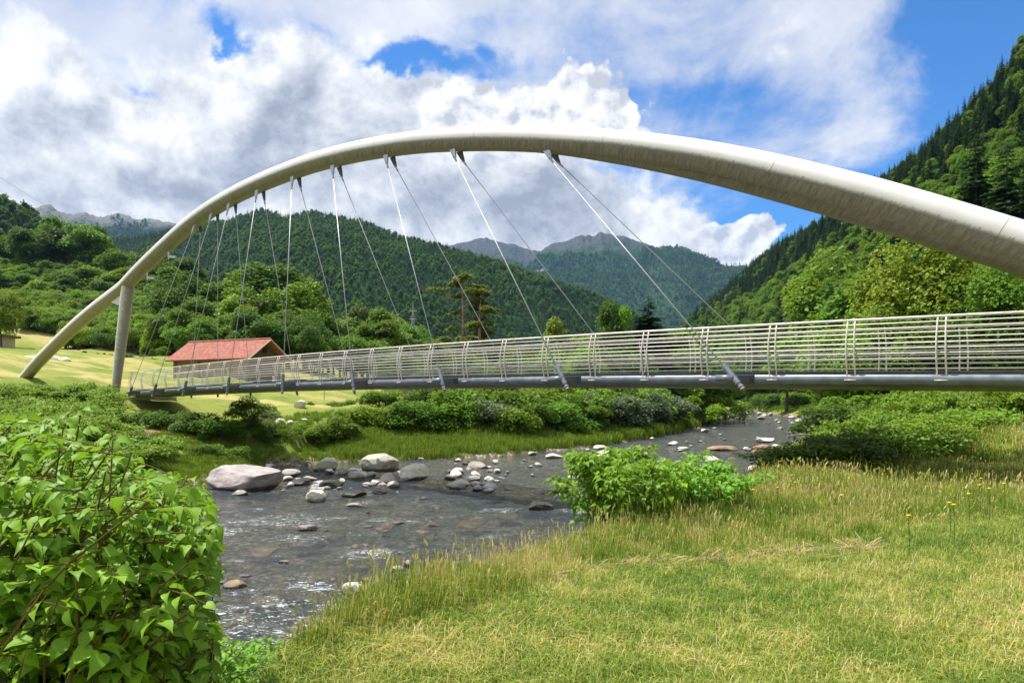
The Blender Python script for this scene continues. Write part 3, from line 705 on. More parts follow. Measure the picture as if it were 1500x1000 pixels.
scatter(84, (390, 740), (686, 722), (9, 28), 'pale cobble in the row of boulders across the far side of the river', 'cobbles in the boulder row', seed=2, mats=('rock', 'rock', 'rock', 'rock', 'rock', 'rock_pink'))
scatter(26, (600, 860), (664, 704), (6, 16), 'small pale rock in the calm water by the grassy far bank', 'small rocks by the grassy far bank', seed=3)
scatter(60, (930, 1240), (606, 664), (4, 13), 'small white rock dotting the far stretch of river', 'small white rocks in the far river', seed=4, bias=1.4)
scatter(26, (1050, 1240), (604.5, 622), (5, 10), 'tiny pale rock on the river edge under the far woods', 'tiny rocks at the far river edge', seed=5)
scatter(18, (1110, 1240), (640, 700), (8, 26), 'white rock on the right side of the river beside the dark shrubs', 'white rocks along the right river edge', seed=6)
scatter(26, (280, 800), (740, 900), (9, 24), 'small brown stone awash in the shallow rapids', 'stones awash in the rapids', mats=('rock_brown', 'rock_pink', 'rock'), seed=7, flat=.25)
scatter(14, (180, 330), (700, 760), (6, 14), 'pale pebble on the shingle beyond the foreground knotweed', 'pebbles on the left shingle', seed=9)

r_ = np.random.RandomState(17)
for i in range(38):                                # broad orange brown stones lying just under the surface
    x = r_.uniform(270, 800); y = r_.uniform(745, 945); X, Y = wpt(x, y)
    if not inside(np.array([X]), np.array([Y]))[0]: continue
    w = r_.uniform(.45, 1.25); put_rock(X, Y, w, .30, 'bed_stone' if i % 3 else 'rock_brown', i, 'broad orange brown stone lying just under the surface of the shallow rapids', 'stones under the shallow water', base_z=-.30 + r_.uniform(-.07, .07)).name = 'submerged_stone'; ROCKS.pop()
# water surface, with wakes and foam near the rocks
wx = axis(-46, -15, 14, 110, .16, 1.02); wy = axis(-12, 3, 34, 420, .16, 1.02)
gx, gy = np.meshgrid(wx, wy); X, Y = gx.ravel(), gy.ravel()
ins = inside(X, Y); dd = seg_dist(X, Y, list(RIV) + [RIV[0]]); keep = ins | (dd < 3.5)
foam = np.zeros(len(X)); calm = np.zeros(len(X))
for fx, fy, r, a_ in FOAM:
    foam = np.maximum(foam, min(.82, a_ * 1.12) * np.exp(-(((X - fx) / (r * 1.6)) ** 2 + ((Y - fy) / (r * 1.3)) ** 2)))
flow = np.array([-.62, -.78])
for (rx, ry, rr) in ROCKS:
    if ry > 70 or rr < .12: continue
    sx, sy = X - rx, Y - ry; al = sx * flow[0] + sy * flow[1]; ac = -sx * flow[1] + sy * flow[0]
    foam = np.maximum(foam, .52 * np.exp(-((np.abs(ac) - rr * .9) / (.25 * rr + .12)) ** 2) * np.clip(1 - np.abs(al - rr * .7) / (2.2 * rr + .2), 0, 1))
calm = np.clip(np.exp(-(((X + 11.5) / 3.2) ** 2 + ((Y - 40.5) / 3.0) ** 2)) * 1.5 + np.exp(-(((X + 1) / 6) ** 2 + ((Y - 46) / 3) ** 2)), 0, 1)
Zw = fbm(X / 2.6, Y / 2.1, 4, 61) * .20 + fbm(X / .8 + Y * .2, Y / .62, 3, 66) * .11
Zw *= (1 - .85 * calm) * np.clip(1.15 - gy.ravel() / 90, .45, 1)
rif_sparkle = np.clip(fbm(X / 3.4, Y / 2.4, 4, 91) * 3.4 + .24, 0, .66) * np.clip((34 - Y) / 10, .25, 1); foam = np.maximum(foam, rif_sparkle * np.where(dd < .7, .3, 1))  # riffle whitewater, which also paints ripple sparkle as white
Zw += foam * .06
idx = -np.ones(len(X), int)
V, q = grid(gx, gy, Zw.reshape(gx.shape)); fk = keep[q].all(1); q = q[fk]; used = np.unique(q); idx[used] = np.arange(len(used))
tag(obj_np('river', V[used], idx[q], M['water'], smooth=True, attrs={'foam': foam[used], 'calm': calm[used]}), kind='structure')

# ------------------------------------------------------------------ the bridge
D2 = np.array([-.752, .659]); N2 = np.array([.659, .752])
def rp(n, off=0.0, z=0.0):
    """point on the deck: n = railing panel number, off = metres across from the near top rail, z above the girder centre"""
    zt = E + 2.24 - .0019 * (n - 12.2) ** 2 - 1.49
    return np.array([10.08 - 1.477 * n + N2[0] * off, 16 + 1.293 * n + N2[1] * off, zt + z])
bridge = empty('footbridge', (0, 0, 0), label='slender footbridge hung from one great arching pale steel tube, crossing the river', cat='footbridge')
ns_ = np.arange(-4.5, 25.31, .25)
def sweep(name, off, z, r, mat, seg=10, parent=bridge):
    b = MB(); b.tube([rp(n, off, z) for n in ns_], r, seg); o = b.build(name, mat, parent, True); autosmooth(o, 50); return o
sweep('edge_girder', .06, 0, .165, M['girder'], 18); sweep('edge_girder', 2.94, 0, .165, M['girder'], 18)
def deck_box(name, prof, mat):
    prof = np.array(prof); k = len(prof); V = np.array([rp(n, p[0], p[1]) for n in ns_ for p in prof]); q = []
    for i in range(len(ns_) - 1):
        for j in range(k):
            j2 = (j + 1) % k; q.append((i * k + j, (i + 1) * k + j, (i + 1) * k + j2, i * k + j2))
    b = MB(); b.raw(V, q, [(0, a, a + 1) for a in range(1, k - 1)] + [((len(ns_) - 1) * k, (len(ns_) - 1) * k + a + 1, (len(ns_) - 1) * k + a) for a in range(1, k - 1)])
    return b.build(name, mat, bridge)
deck_box('deck_slab', [(.0, .172), (3.0, .172), (3.0, .215), (.0, .215)], M['deck'])
deck_box('deck_soffit', [(.25, .10), (.42, -.25), (2.58, -.25), (2.75, .10)], M['deck'])
PROF = np.array([(.10, -.10), (.02, -.02), (-.03, .10), (-.09, .30), (-.145, .55), (-.16, .80), (-.13, 1.05), (-.07, 1.28), (0, 1.49)])
PROF[:2, 0] -= .12
pz = np.linspace(-.10, 1.49, 12); px_ = np.interp(pz, PROF[:, 1], PROF[:, 0])
for side in (0, 1):
    f = (lambda o: o) if side == 0 else (lambda o: 3.0 - o)
    sweep('handrail', f(0), 1.49, .032, M['rail'], 8)
    for zz in np.linspace(.26, 1.37, 10):
        sweep('rail', f(float(np.interp(zz, pz, px_)) + .012), zz, .0155, M['rail'], 6)
    proto = None
    for n in range(-4, 26):
        b = MB()
        for dn in (-.048, .048):
            pts = [rp(n + dn + (.010 if dn < 0 else -.010) * max(0, (z_ - .9)), f(o_), z_) for o_, z_ in zip(px_, pz)]
            b.tube(pts, .022, 6, sx=1.0)
        for z_ in (.0,):
            b.cyl(rp(n - .07, f(-.14), -.02), rp(n + .07, f(-.14), -.02), .016, seg=6)
        b.build('railing_post', M['rail'], bridge, True)

# the arch
AX0, AY0 = 0.0, 27.0
def ap(x, y, off=0.0):
    u = (x - 750) / F; t = -27 * u / (u + 1.278); Yv = 27 + t
    return np.array([-1.278 * t, Yv, E + (HZ - y) / F * Yv])
def atube(name, pts, rad, seg=40, along0=0.0, dens=.5):
    pts = np.array(pts, float); L = np.concatenate([[0], np.cumsum(np.linalg.norm(np.diff(pts, axis=0), axis=1))])
    n = max(3, int(L[-1] / dens)); s_ = np.linspace(0, L[-1], n)
    P = np.stack([np.interp(s_, L, pts[:, k]) for k in range(3)], 1)
    rad = np.interp(s_, L, rad) if not np.isscalar(rad) else np.full(n, rad)
    b = MB(); b.tube(P, rad, seg, cap=True); V = b.V[0]
    along = np.repeat(s_ + along0, seg); around = np.tile(np.abs(np.linspace(-1, 1, seg, endpoint=False)) * 3, n)
    along = np.concatenate([along, [s_[0], s_[-1]]]); around = np.concatenate([around, [0, 0]])
    o = obj_np(name, V, [b.Q[0], b.T[0]], M['arch'], bridge, True, {'along': along, 'around': around}); autosmooth(o, 50); return o
def smooth_pts(P, n=3):
    P = np.array(P, float)
    for _ in range(n):
        Q = [P[0]]
        for a, b in zip(P[:-1], P[1:]): Q += [a * .75 + b * .25, a * .25 + b * .75]
        Q.append(P[-1]); P = np.array(Q)
    return P
main_px = [(182, 421), (205, 396), (242, 361), (272, 334), (305, 309), (342, 287), (382, 268), (422, 252), (463, 239), (518, 225), (575, 215), (622, 209), (670, 206.5), (710, 205), (750, 205), (800, 206.5), (850, 209.5), (900, 213), (950, 218.5),
           (1000, 225.5), (1050, 234), (1110, 246.5), (1175, 262), (1225, 275), (1275, 287.5), (1350, 308.5), (1420, 330), (1500, 355)]
mp = [ap(x, y - (2.0 if 450 < x < 1300 else 0.5)) for x, y in main_px]
last = mp[-1]; d_ = (mp[-1] - mp[-3]); d_ /= np.linalg.norm(d_[:2])
ext = [last + np.array([d_[0] * k, d_[1] * k, d_[2] * k - .018 * k * k]) for k in (1.5, 3, 4.5, 6, 7.5, 9)]
RA = .485
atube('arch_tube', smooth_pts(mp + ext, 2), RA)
kink = mp[0]
outer = [kink + (mp[1] - kink) * .08, kink, ap(162, 435.5), ap(141, 451), ap(110, 477), ap(81, 505), ap(58, 528), ap(40, 549), ap(22, 573)]
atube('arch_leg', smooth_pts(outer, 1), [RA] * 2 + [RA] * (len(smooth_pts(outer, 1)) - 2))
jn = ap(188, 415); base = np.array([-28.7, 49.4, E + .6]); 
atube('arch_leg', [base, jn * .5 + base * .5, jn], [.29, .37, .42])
b = MB()   # gusset plate in the fork
g1 = ap(160, 441); g2 = ap(184, 428); g3 = jn * .80 + base * .20 + np.array([-.38, 0.1, 0]); th = np.array([N2[0], N2[1], 0]) * .12
b.raw([g1 - th, g2 - th, g3 - th, g1 + th, g2 + th, g3 + th], [(0, 3, 4, 1), (1, 4, 5, 2), (2, 5, 3, 0)], [(0, 1, 2), (3, 5, 4)])
b.build('fork_plate', M['rail'], bridge)
rear = []
for x, y in [(790, 206.2), (830, 208), (885, 212), (950, 218.5), (1050, 234), (1175, 262), (1275, 287.5), (1350, 308.5), (1420, 330), (1500, 355)]:
    p = ap(x, y - 1.0); k = 1 + .125 * max(0, (x - 815) / 685) ** .9
    rear.append(np.array([p[0] * k, p[1] * k, p[2]]))
dr = (rear[-1] - rear[-3]); dr /= np.linalg.norm(dr[:2])
rear += [rear[-1] + np.array([dr[0] * k, dr[1] * k + .03 * k, dr[2] * k - .018 * k * k]) for k in (1.5, 3, 4.5, 6, 7.5, 9)]
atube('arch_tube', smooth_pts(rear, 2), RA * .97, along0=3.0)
# hangers with their anchors
TOPX = [806, 668, 570, 492, 433, 381, 340, 314, 289]
NB = [2.44, 5.42, 8.39, 11.31, 14.3, 17.2, 20.0, 22.3, 24.4]
ux = [p[0] for p in main_px]
for k, (tx, nb) in enumerate(zip(TOPX, NB)):
    ty = float(np.interp(tx, ux, [p[1] for p in main_px])); c = ap(tx, ty)
    for side in (-1, 1):
        off = -.60 if side < 0 else 3.60
        a = rp(nb, off, .02)
        fin0 = c + np.array([N2[0], N2[1], 0]) * .20 * side + np.array([0, 0, -.40])
        dirv = a - fin0; dirv /= np.linalg.norm(dirv)
        fin1 = fin0 + np.array([0, 0, -.18]) + dirv * .34
        b = MB()
        t2 = np.array([D2[0], D2[1], 0]) * .17; nn = np.array([N2[0], N2[1], 0]) * .03
        b.raw([fin0 - t2 - nn, fin0 + t2 - nn, fin1 + t2 * .35 - nn, fin1 - t2 * .35 - nn, fin0 - t2 + nn, fin0 + t2 + nn, fin1 + t2 * .35 + nn, fin1 - t2 * .35 + nn],
              [(0, 3, 2, 1), (4, 5, 6, 7), (0, 1, 5, 4), (1, 2, 6, 5), (2, 3, 7, 6), (3, 0, 4, 7)])
        lug = b.build('hanger_lug', M['anchor_dark'] if side > 0 else M['zinc'], bridge)
        b = MB(); b.cyl(fin1 - dirv * .05, a, .020 if side < 0 else .018, seg=6); h_ = b.build('hanger', M['cable'], bridge, True)
        b = MB(); b.cyl(fin1 - dirv * .12, fin1 + dirv * .22, .05, .035, 8); b.build('clevis', M['zinc'], h_, True)
        # anchor: bracket on the girder with a sleeve that takes the hanger
        gi = rp(nb, .06 if side < 0 else 2.94, 0); md = (gi + a) / 2
        w3 = np.array([N2[0], N2[1], 0]) * (a - gi)[:2].dot(N2) ; al = np.array([D2[0], D2[1], 0])
        b = MB(); up = np.array([0, 0, 1.0])
        V = []
        for (q0, wd, hh) in ((gi, .40, .12), (gi + w3 * .55, .30, .10), (a, .11, .07)):
            for (sx_, sz_) in ((-1, -1), (1, -1), (1, 1), (-1, 1)): V.append(q0 + al * wd * sx_ + up * hh * sz_)
        q = []
        for i in range(2):
            for j in range(4): q.append((i * 4 + j, i * 4 + (j + 1) % 4, (i + 1) * 4 + (j + 1) % 4, (i + 1) * 4 + j))
        q += [(3, 2, 1, 0), (8, 9, 10, 11)]; b.raw(V, q)
        br = b.build('anchor_bracket', M['anchor_dark'], bridge)
        b = MB(); b.cyl(a + al * .50, a - al * .02, .10, seg=14); b.build('stub_tube', M['girder'], br, True)
        b = MB(); b.cyl(a - dirv * .50, a + dirv * .22, .085, seg=14); b.cyl(a + dirv * .20, a + dirv * .40, .065, seg=12); autosmooth(b.build('sleeve', M['girder'], br, True), 40)
        b = MB(); b.cyl(a + dirv * .32, a + dirv * .345, .085, seg=12); b.cyl(a + dirv * .40, a + dirv * .43, .075, seg=12); autosmooth(b.build('ring', M['zinc'], br, True), 40)
        b = MB(); b.cyl(a + dirv * .42, a + dirv * .50, .05, .035, seg=10); autosmooth(b.build('end_cap', M['copper'], br, True), 40)
# two small floodlights bolted under the left flank of the arch
for x, y in ((247, 374), (216, 405)):
    c = ap(x, y); b = MB(); b.box(c + np.array([.25, 0, -.1]), (.5, .25, .12)); b.box(c, (.08, .08, .5)); b.build('floodlight', M['zinc'], bridge)
# concrete seat for the left end of the deck
M['concrete'] = plain('concrete', (0.38, 0.36, 0.32), .9, .2, 0, .3, 2, .02)
ce = rp(25.9, 1.5, 0); gl_ = gz(ce[0], ce[1])
b = MB(); rot = np.array([[D2[0], N2[0], 0], [D2[1], N2[1], 0], [0, 0, 1]])
b.box((ce[0], ce[1], (gl_ - 1 + ce[2] - .2) / 2), (2.2, 3.6, ce[2] - .2 - gl_ + 1), rot); ab = b.build('bridge_abutment', M['concrete']); tag(ab, 'plain concrete block under the far left end of the footbridge deck', 'abutment')

# ------------------------------------------------------------------ buildings and small things beyond the river
def tile_mat():
    m, g, out = new_mat('clay_roof_tiles'); P = g.new('ShaderNodeTexCoord').outputs['Object']; p = g.sep(P)
    al = g.add(g.mul(p[0], .923), g.mul(p[1], -.385)); ac = g.add(g.mul(p[0], .385), g.mul(p[1], .923))
    n = g.noise(P, 3.0, 5, .7); cell = g.vor(g.comb(g.mul(al, 4), g.mul(ac, 3.2), 0), 1.0, 'F1', 'Color', .3)
    wav = g.m('SINE', g.mul(ac, 21)); c = g.mix(g.sep(cell)[0], (0.30, 0.10, 0.075, 1), (0.44, 0.18, 0.135, 1))
    c = g.mix(g.rng(n, .45, .75), c, (0.24, 0.12, 0.09, 1)); c = g.mix(g.mul(g.rng(wav, .6, 1), .4), c, (0.2, 0.07, 0.05, 1))
    g.l.new(principled(g, c, .85, .2, normal=g.bump(g.add(wav, g.m('SINE', g.mul(al, 26))), .6, .03)), out.inputs[0]); return m
def plank_mat(name, c1, c2, dirx=(.923, -.385)):
    m, g, out = new_mat(name); P = g.new('ShaderNodeTexCoord').outputs['Object']; p = g.sep(P)
    al = g.add(g.mul(p[0], dirx[0]), g.mul(p[1], dirx[1])); al2 = g.add(g.mul(p[0], -dirx[1]), g.mul(p[1], dirx[0]))
    s_ = g.m('FRACT', g.mul(g.add(al, al2), 5)); n = g.noise(g.vscale(P, 1, 1, .15), 12, 5, .7)
    c = g.mix(n, c1, c2); c = g.mix(g.rng(s_, .08, .0), c, (.02, .015, .01, 1))
    g.l.new(principled(g, c, .85, .2, normal=g.bump(s_, .4, .01)), out.inputs[0]); return m
M['tile'] = tile_mat(); M['plank'] = plank_mat('weathered_planks', (0.20, 0.12, 0.06, 1), (0.36, 0.24, 0.13, 1)); M['plankdark'] = plank_mat('dark_planks', (0.07, 0.045, 0.03, 1), (0.14, 0.09, 0.055, 1))
M['fascia'] = plain('fascia_board', (.55, .42, .26), .7, .2); M['white'] = plain('white_paint', (.8, .8, .79), .4, .4); M['redp'] = plain('red_paint', (.55, .06, .04), .4, .4)
M['glass'] = plain('dark_glass', (.03, .035, .04), .1, .6, 0, .05); M['tyre'] = plain('tyre', (.02, .02, .02), .8, .2); M['render_wall'] = plain('pale_render', (.50, .42, .36), .9, .1, 0, .15, 1)
M['sheet'] = plain('white_sheet', (.78, .78, .76), .5, .3, 0, .2, 1.5, .1); M['tarmac'] = plain('tarmac', (.07, .07, .07), .9, .2, 0, .3, 2); M['brownroof'] = plain('brown_roof', (.14, .09, .07), .8, .2)
ea = np.array([.923, -.385, 0]); eb = np.array([.385, .923, 0]); FL = np.array([-41.7, 82.0, 0])
zb = min(gz(-41, 83), gz(-30, 78), gz(-28, 83)) - .2
barn = empty('barn', (FL[0], FL[1], zb), label='low wooden barn with a broad red tiled roof at the meadow edge behind the railing', cat='barn')
def bw(a, b_, z): return FL + ea * a + eb * b_ + np.array([0, 0, z]) - np.array([FL[0], FL[1], zb])
eav, rid = E + 4.7, E + 7.14
def slab(b, pts, th):
    pts = np.array(pts); n = np.cross(pts[1] - pts[0], pts[2] - pts[0]); n /= np.linalg.norm(n); k = len(pts)
    b.raw(np.vstack([pts, pts - n * th]), [(i, k + i, k + (i + 1) % k, (i + 1) % k) for i in range(k)] + ([tuple(range(k)), tuple(range(2 * k - 1, k - 1, -1))] if k == 4 else []),
          [] if k == 4 else [(0, 1, 2), (5, 4, 3)])
b = MB(); slab(b, [bw(0, 0, eav), bw(13, 0, eav), bw(13, 3.5, rid), bw(0, 3.5, rid)], .16); slab(b, [bw(0, 3.503, rid), bw(13, 3.503, rid), bw(13, 7.2, eav), bw(0, 7.2, eav)], .16)
b.tube([bw(0, 3.5, rid + .02), bw(13, 3.5, rid + .02)], .12, 8)
roof = b.build('roof', M['tile'], barn)
b = MB(); b.tube([bw(13.04, -.05, eav - .1), bw(13.04, 3.5, rid - .1), bw(13.04, 7.25, eav - .1)], .11, 4); b.build('bargeboard', M['fascia'], roof)
b = MB(); slab(b, [bw(.8, .9, zb), bw(12, .9, zb), bw(12, .9, eav + .35), bw(.8, .9, eav + .35)], -.15); b.build('wall', M['plank'], barn)
b = MB(); slab(b, [bw(.8, 6.2, zb), bw(12, 6.2, zb), bw(12, 6.2, eav + .35), bw(.8, 6.2, eav + .35)], .15); b.build('wall', M['plank'], barn)
for aa in (.8, 12.0):
    b = MB(); slab(b, [bw(aa, 1.1, zb), bw(aa, 6.0, zb), bw(aa, 6.0, eav + .3), bw(aa, 1.1, eav + .3)], .15 if aa < 5 else .15); slab(b, [bw(aa, 1.1, eav + .303), bw(aa, 6.0, eav + .303), bw(aa, 3.5, rid - .25)], .15)
    w_ = b.build('gable_wall', M['plankdark'], barn)
    if aa > 5:
        b = MB(); b.box(bw(aa + .1, 3.5, eav + 1.1), (.5, .5, .6)); b.build('gable_opening', M['glass'], w_)
b = MB()
for k in range(4): b.box(bw(1 + k * 3.7, .5, (zb + eav) / 2 - .1), (.2, .2, eav - zb))
b.build('eaves_posts', M['plank'], barn)

hb = gz(-95, 126) - .3; cab = empty('cabin', (-100.6, 127, hb), label='small pale cabin with brown roof and window strip on the left edge of the meadow', cat='cabin')
zt_ = E + 11.6
def cbx(name, c, s_, m_, par=cab):
    b = MB(); b.box(np.array(c) - np.array([-97, 127, hb]), s_); return b.build(name, m_, par)
wl = cbx('wall', (-96.2, 127.5, (hb + zt_) / 2), (10.4, 5, zt_ - hb), M['render_wall'])
cbx('roof', (-96.2, 127.3, zt_ + .22), (11.8, 6.6, .42), M['brownroof'])
for k in range(4):
    wn = cbx('window', (-100 + k * 2.0 + 1.2, 124.97, zt_ - .85), (1.5, .10, .95), M['glass']); cbx('frame', (-100 + k * 2.0 + 1.2, 124.93, zt_ - .3), (1.7, .1, .1), M['plankdark'], wn)

for i, (x0, x1, y) in enumerate(((24, 62, 519), (68, 88, 518.5), (88, 101, 520))):
    Yd = 104; a0 = at(x0, y, Yd); a1 = at(x1, y, Yd); L = a1[0] - a0[0]
    V, Fc = rock_shape(300 + i, ICO2, 4); o = obj_np('white_cover', V, Fc, M['sheet'], smooth=True); cx = (a0[0] + a1[0]) / 2
    o.location = (cx, Yd, gz(cx, Yd) + .25); o.scale = (L / 1.7, .9, .55)
    tag(o, ['longest low white sheet lying on the meadow left of the outer arch leg', 'middle low white sheet on the meadow just right of the outer arch leg', 'smallest low white heap at the right end of the sheets on the meadow'][i], 'white sheet')

rd = []
for X_ in np.linspace(-250, -114, 60): rd += [(X_, 226.6, E + 28.32), (X_, 234.0, E + 28.32), (X_, 234.0, E + 27.5), (X_, 226.6, E + 27.5)]
b = MB(); b.raw(rd, [q_ for i in range(59) for q_ in ((i * 4, i * 4 + 4, i * 4 + 5, i * 4 + 1), (i * 4 + 3, i * 4, i * 4 + 4, i * 4 + 7)[::-1])])
tag(b.build('road', M['tarmac']), kind='structure')
gr = empty('guard_rail', (-190, 226.4, E + 28.3), label='long low grey guard rail along the hillside road', cat='guard rail')
b = MB(); b.box((0, 0, .65), (150, .08, .34)); b.build('beam', M['zinc'], gr)
b = MB()
for k in range(-37, 38): b.box((k * 2.0, .1, .3), (.1, .1, .8))
b.build('posts', M['zinc'], gr)
tk = at(52, 458, 229); tz = E + 28.34
truck = empty('truck', (tk[0], 229, tz), label='white truck with a red and white load on the hillside road', cat='truck')
def tbx(name, c, s_, m_, par=truck): b = MB(); b.box(c, s_); return b.build(name, m_, par)
cb = tbx('cab', (1.0, 0, 1.75), (2.0, 2.4, 2.4), M['white']); tbx('side_window', (.7, -1.22, 2.2), (1.0, .06, .8), M['glass'], cb); tbx('windscreen', (-.03, 0, 2.2), (.06, 2.0, .9), M['glass'], cb); tbx('bumper', (.1, 0, .6), (.4, 2.4, .4), M['redp'], cb)
tbx('cargo_bed', (5.9, 0, 1.1), (7.2, 2.4, .35), M['zinc']); tbx('red_box', (2.9, 0, 2.1), (1.2, 2.4, 1.6), M['redp']); tbx('load', (6.5, 0, 2.0), (5.6, 2.3, 1.4), M['white'])
for xx in (1.0, 5.0, 6.3, 8.2):
    for yy in (-1.1, 1.1):
        b = MB(); b.cyl((xx, yy - .15, .5), (xx, yy + .15, .5), .5, seg=14); b.build('wheel', M['tyre'], truck)

Pb = at(605, 520, 460); pyb = gz(Pb[0], 460); py = empty('pylon', (Pb[0], 460, pyb), label='slim lattice electricity pylon standing before the forested mountain', cat='pylon')
b = MB(); H_ = E + (HZ - 443) / F * 460 - pyb
for sx_ in (-1, 1):
    for sy_ in (-1, 1): b.tube([(2.6 * sx_, 2.6 * sy_, 0), (.9 * sx_, .9 * sy_, H_ * .72), (.15 * sx_, .15 * sy_, H_)], .11, 4)
for k in range(10):
    z0, z1 = H_ * k / 11, H_ * (k + 1) / 11; w0 = 2.6 - 2.3 * k / 11; w1 = 2.6 - 2.3 * (k + 1) / 11
    for s_ in (-1, 1):
        b.tube([(w0 * s_, -w0, z0), (-w1 * s_, -w1, z1)], .06, 4); b.tube([(w0 * s_, w0, z0), (-w1 * s_, w1, z1)], .06, 4)
b.build('tower', M['zinc'], py)
for zf in (.70, .8, .9):
    b = MB(); b.tube([(-2.6, 0, H_ * zf), (2.6, 0, H_ * zf)], .10, 4); b.tube([(-2.6, 0, H_ * zf), (0, 0, H_ * (zf + .05)), (2.6, 0, H_ * zf)], .06, 4); b.build('crossarm', M['zinc'], py)
for i, (a0, a1) in enumerate(((at(-160, 150, 260), at(210, 372, 420)), (at(-160, 172, 260), at(170, 374, 420)))):
    t_ = np.linspace(0, 1, 24)[:, None]; P_ = a0 + (a1 - a0) * t_; P_[:, 2] -= 5 * 4 * (t_ * (1 - t_))[:, 0]
    b = MB(); b.tube(P_, .06, 4); tag(b.build('power_line', M['anchor_dark']), ['upper thin power line crossing the cloud at the left edge', 'lower thin power line crossing the cloud at the left edge'][i], 'power line')

# bench, posts and marker under the left part of the deck
bp = at(436, 585, 74); zg = gz(bp[0], 74); bn_ = empty('picnic_table', (bp[0], 74, zg), label='dark wooden picnic table on the mown grass seen below the deck', cat='picnic table')
b = MB(); b.box((0, 0, .75), (1.8, .8, .08)); b.build('tabletop', M['plankdark'], bn_)
for s_ in (-1, 1):
    b = MB(); b.box((0, .75 * s_, .43), (1.8, .28, .07)); b.build('seat', M['plankdark'], bn_)
    b = MB(); b.tube([(.65 * s_, -.7, 0), (.65 * s_, -.2, .72)], .07, 4); b.tube([(.65 * s_, .7, 0), (.65 * s_, .2, .72)], .07, 4); b.tube([(.65 * s_, -.8, .4), (.65 * s_, .8, .4)], .05, 4); b.build('leg', M['plankdark'], bn_)
for i, (x, Yd, hh) in enumerate(((455, 70, 1.0), (475, 66, 1.15))):
    p = at(x, 585, Yd); b = MB(); b.cyl((0, 0, -.2), (0, 0, hh), .05, .045, 8); b.cyl((0, 0, hh), (0, 0, hh + .03), .06, .03, 8)
    o = b.build('fence_post', M['zinc']); o.location = (p[0], Yd, gz(p[0], Yd)); tag(o, ['thin grey post beside the dark picnic table', 'thin grey post standing further right of the picnic table'][i], 'post')
p = at(401, 585, 72); b = MB(); b.cyl((0, 0, -.2), (0, 0, .75), .14, seg=12); mk = b.build('marker_post', M['white']); mk.location = (p[0], 72, gz(p[0], 72) + .3); tag(mk, 'short white post with a red band on the grass left of the picnic table', 'marker post')
b = MB(); b.cyl((0, 0, .45), (0, 0, .62), .146, seg=12); b.build('red_band', M['redp'], mk)

# ------------------------------------------------------------------ foliage builders
RH = (np.array([(0, 0, 0), (.42, .45, .10), (0, 1, -.05), (-.42, .45, .10)]), [np.array([(0, 1, 2, 3)])])
_M = [(0, 0, 0), (0, .15, -.01), (0, .35, -.02), (0, .56, -.03), (0, .79, -.07), (0, 1.12, -.17)]
_S = [(.22, -.08, .03), (.42, .12, .07), (.45, .34, .08), (.36, .58, .05), (.20, .80, -.01), (.065, .99, -.10)]
HEART = (np.array(_M + [(-x, y, z) for x, y, z in _S] + _S), [np.array([(k, k + 1, k + 7, k + 6) for k in range(5)] + [(k + 1, k, k + 12, k + 13) for k in range(5)])])
def nrm(a): return a / (np.linalg.norm(a, axis=-1, keepdims=True) + 1e-9)
def leaves(P, D, Nn, S, lv, tmpl=RH, rib=0.0, curl=None):
    T, fs = tmpl; D = nrm(D); X = nrm(np.cross(D, Nn)); Z = np.cross(X, D); k = len(T); n = len(P)
    TT = np.broadcast_to(T, (n, k, 3))
    if curl is not None:
        TT = TT.copy(); TT[:, :, 2] = TT[:, :, 2] * (1 + curl[:, None] * 1.2) - curl[:, None] * .35 * T[None, :, 1] ** 2
    V = P[:, None, :] + S[:, None, None] * (TT[..., 0:1] * X[:, None] + TT[..., 1:2] * D[:, None] + TT[..., 2:3] * Z[:, None])
    F_ = [(f[None] + (np.arange(n) * k)[:, None, None]).reshape(-1, f.shape[1]) for f in fs]
    L = np.repeat(lv, k)
    if rib: L = L + rib * np.tile((np.abs(T[:, 0]) < .01).astype(float), n)
    return V.reshape(-1, 3), F_[0], L
def leaf_mesh(name, parts, mat, smooth=False):
    V = []; Q = []; L = []; k = 0
    for v, q, l in parts: V.append(v); Q.append(q + k); L.append(l); k += len(v)
    return mesh_np(name, np.vstack(V), np.vstack(Q), mat, smooth, {'lv': np.concatenate(L)})
def rand_dir(r, n): return nrm(r.normal(size=(n, 3)))
def shell_leaves(r, blobs, n, size, up=.6, flat=1.0, droop=.2, cut=None):
    C = np.array([b[0] for b in blobs]); Rr = np.array([b[1] for b in blobs]); w = Rr ** 2; w = w / w.sum()
    k = r.choice(len(blobs), n, p=w); d = rand_dir(r, n); d[:, 2] = np.where(d[:, 2] < -.25, -d[:, 2] * r.rand(n), d[:, 2]); d = nrm(d)
    rad = Rr[k] * (.55 + .5 * r.rand(n) ** .6)
    off = d * rad[:, None]; off[:, 2] *= flat; P = C[k] + off
    nn = nrm(d * .5 + np.array([0, 0, up]) + rand_dir(r, n) * .55)
    D = nrm(np.cross(nn, rand_dir(r, n)) + d * .4 - np.array([0, 0, droop]))
    blobv = r.rand(len(blobs)); lv = np.clip(.55 * r.rand(n) + .45 * blobv[k], 0, 1)
    if cut is not None: m_ = P[:, 2] > cut; P, D, nn, lv = P[m_], D[m_], nn[m_], lv[m_]
    return leaves(P, D, nn, size * (.65 + .7 * r.rand(len(P))), lv)
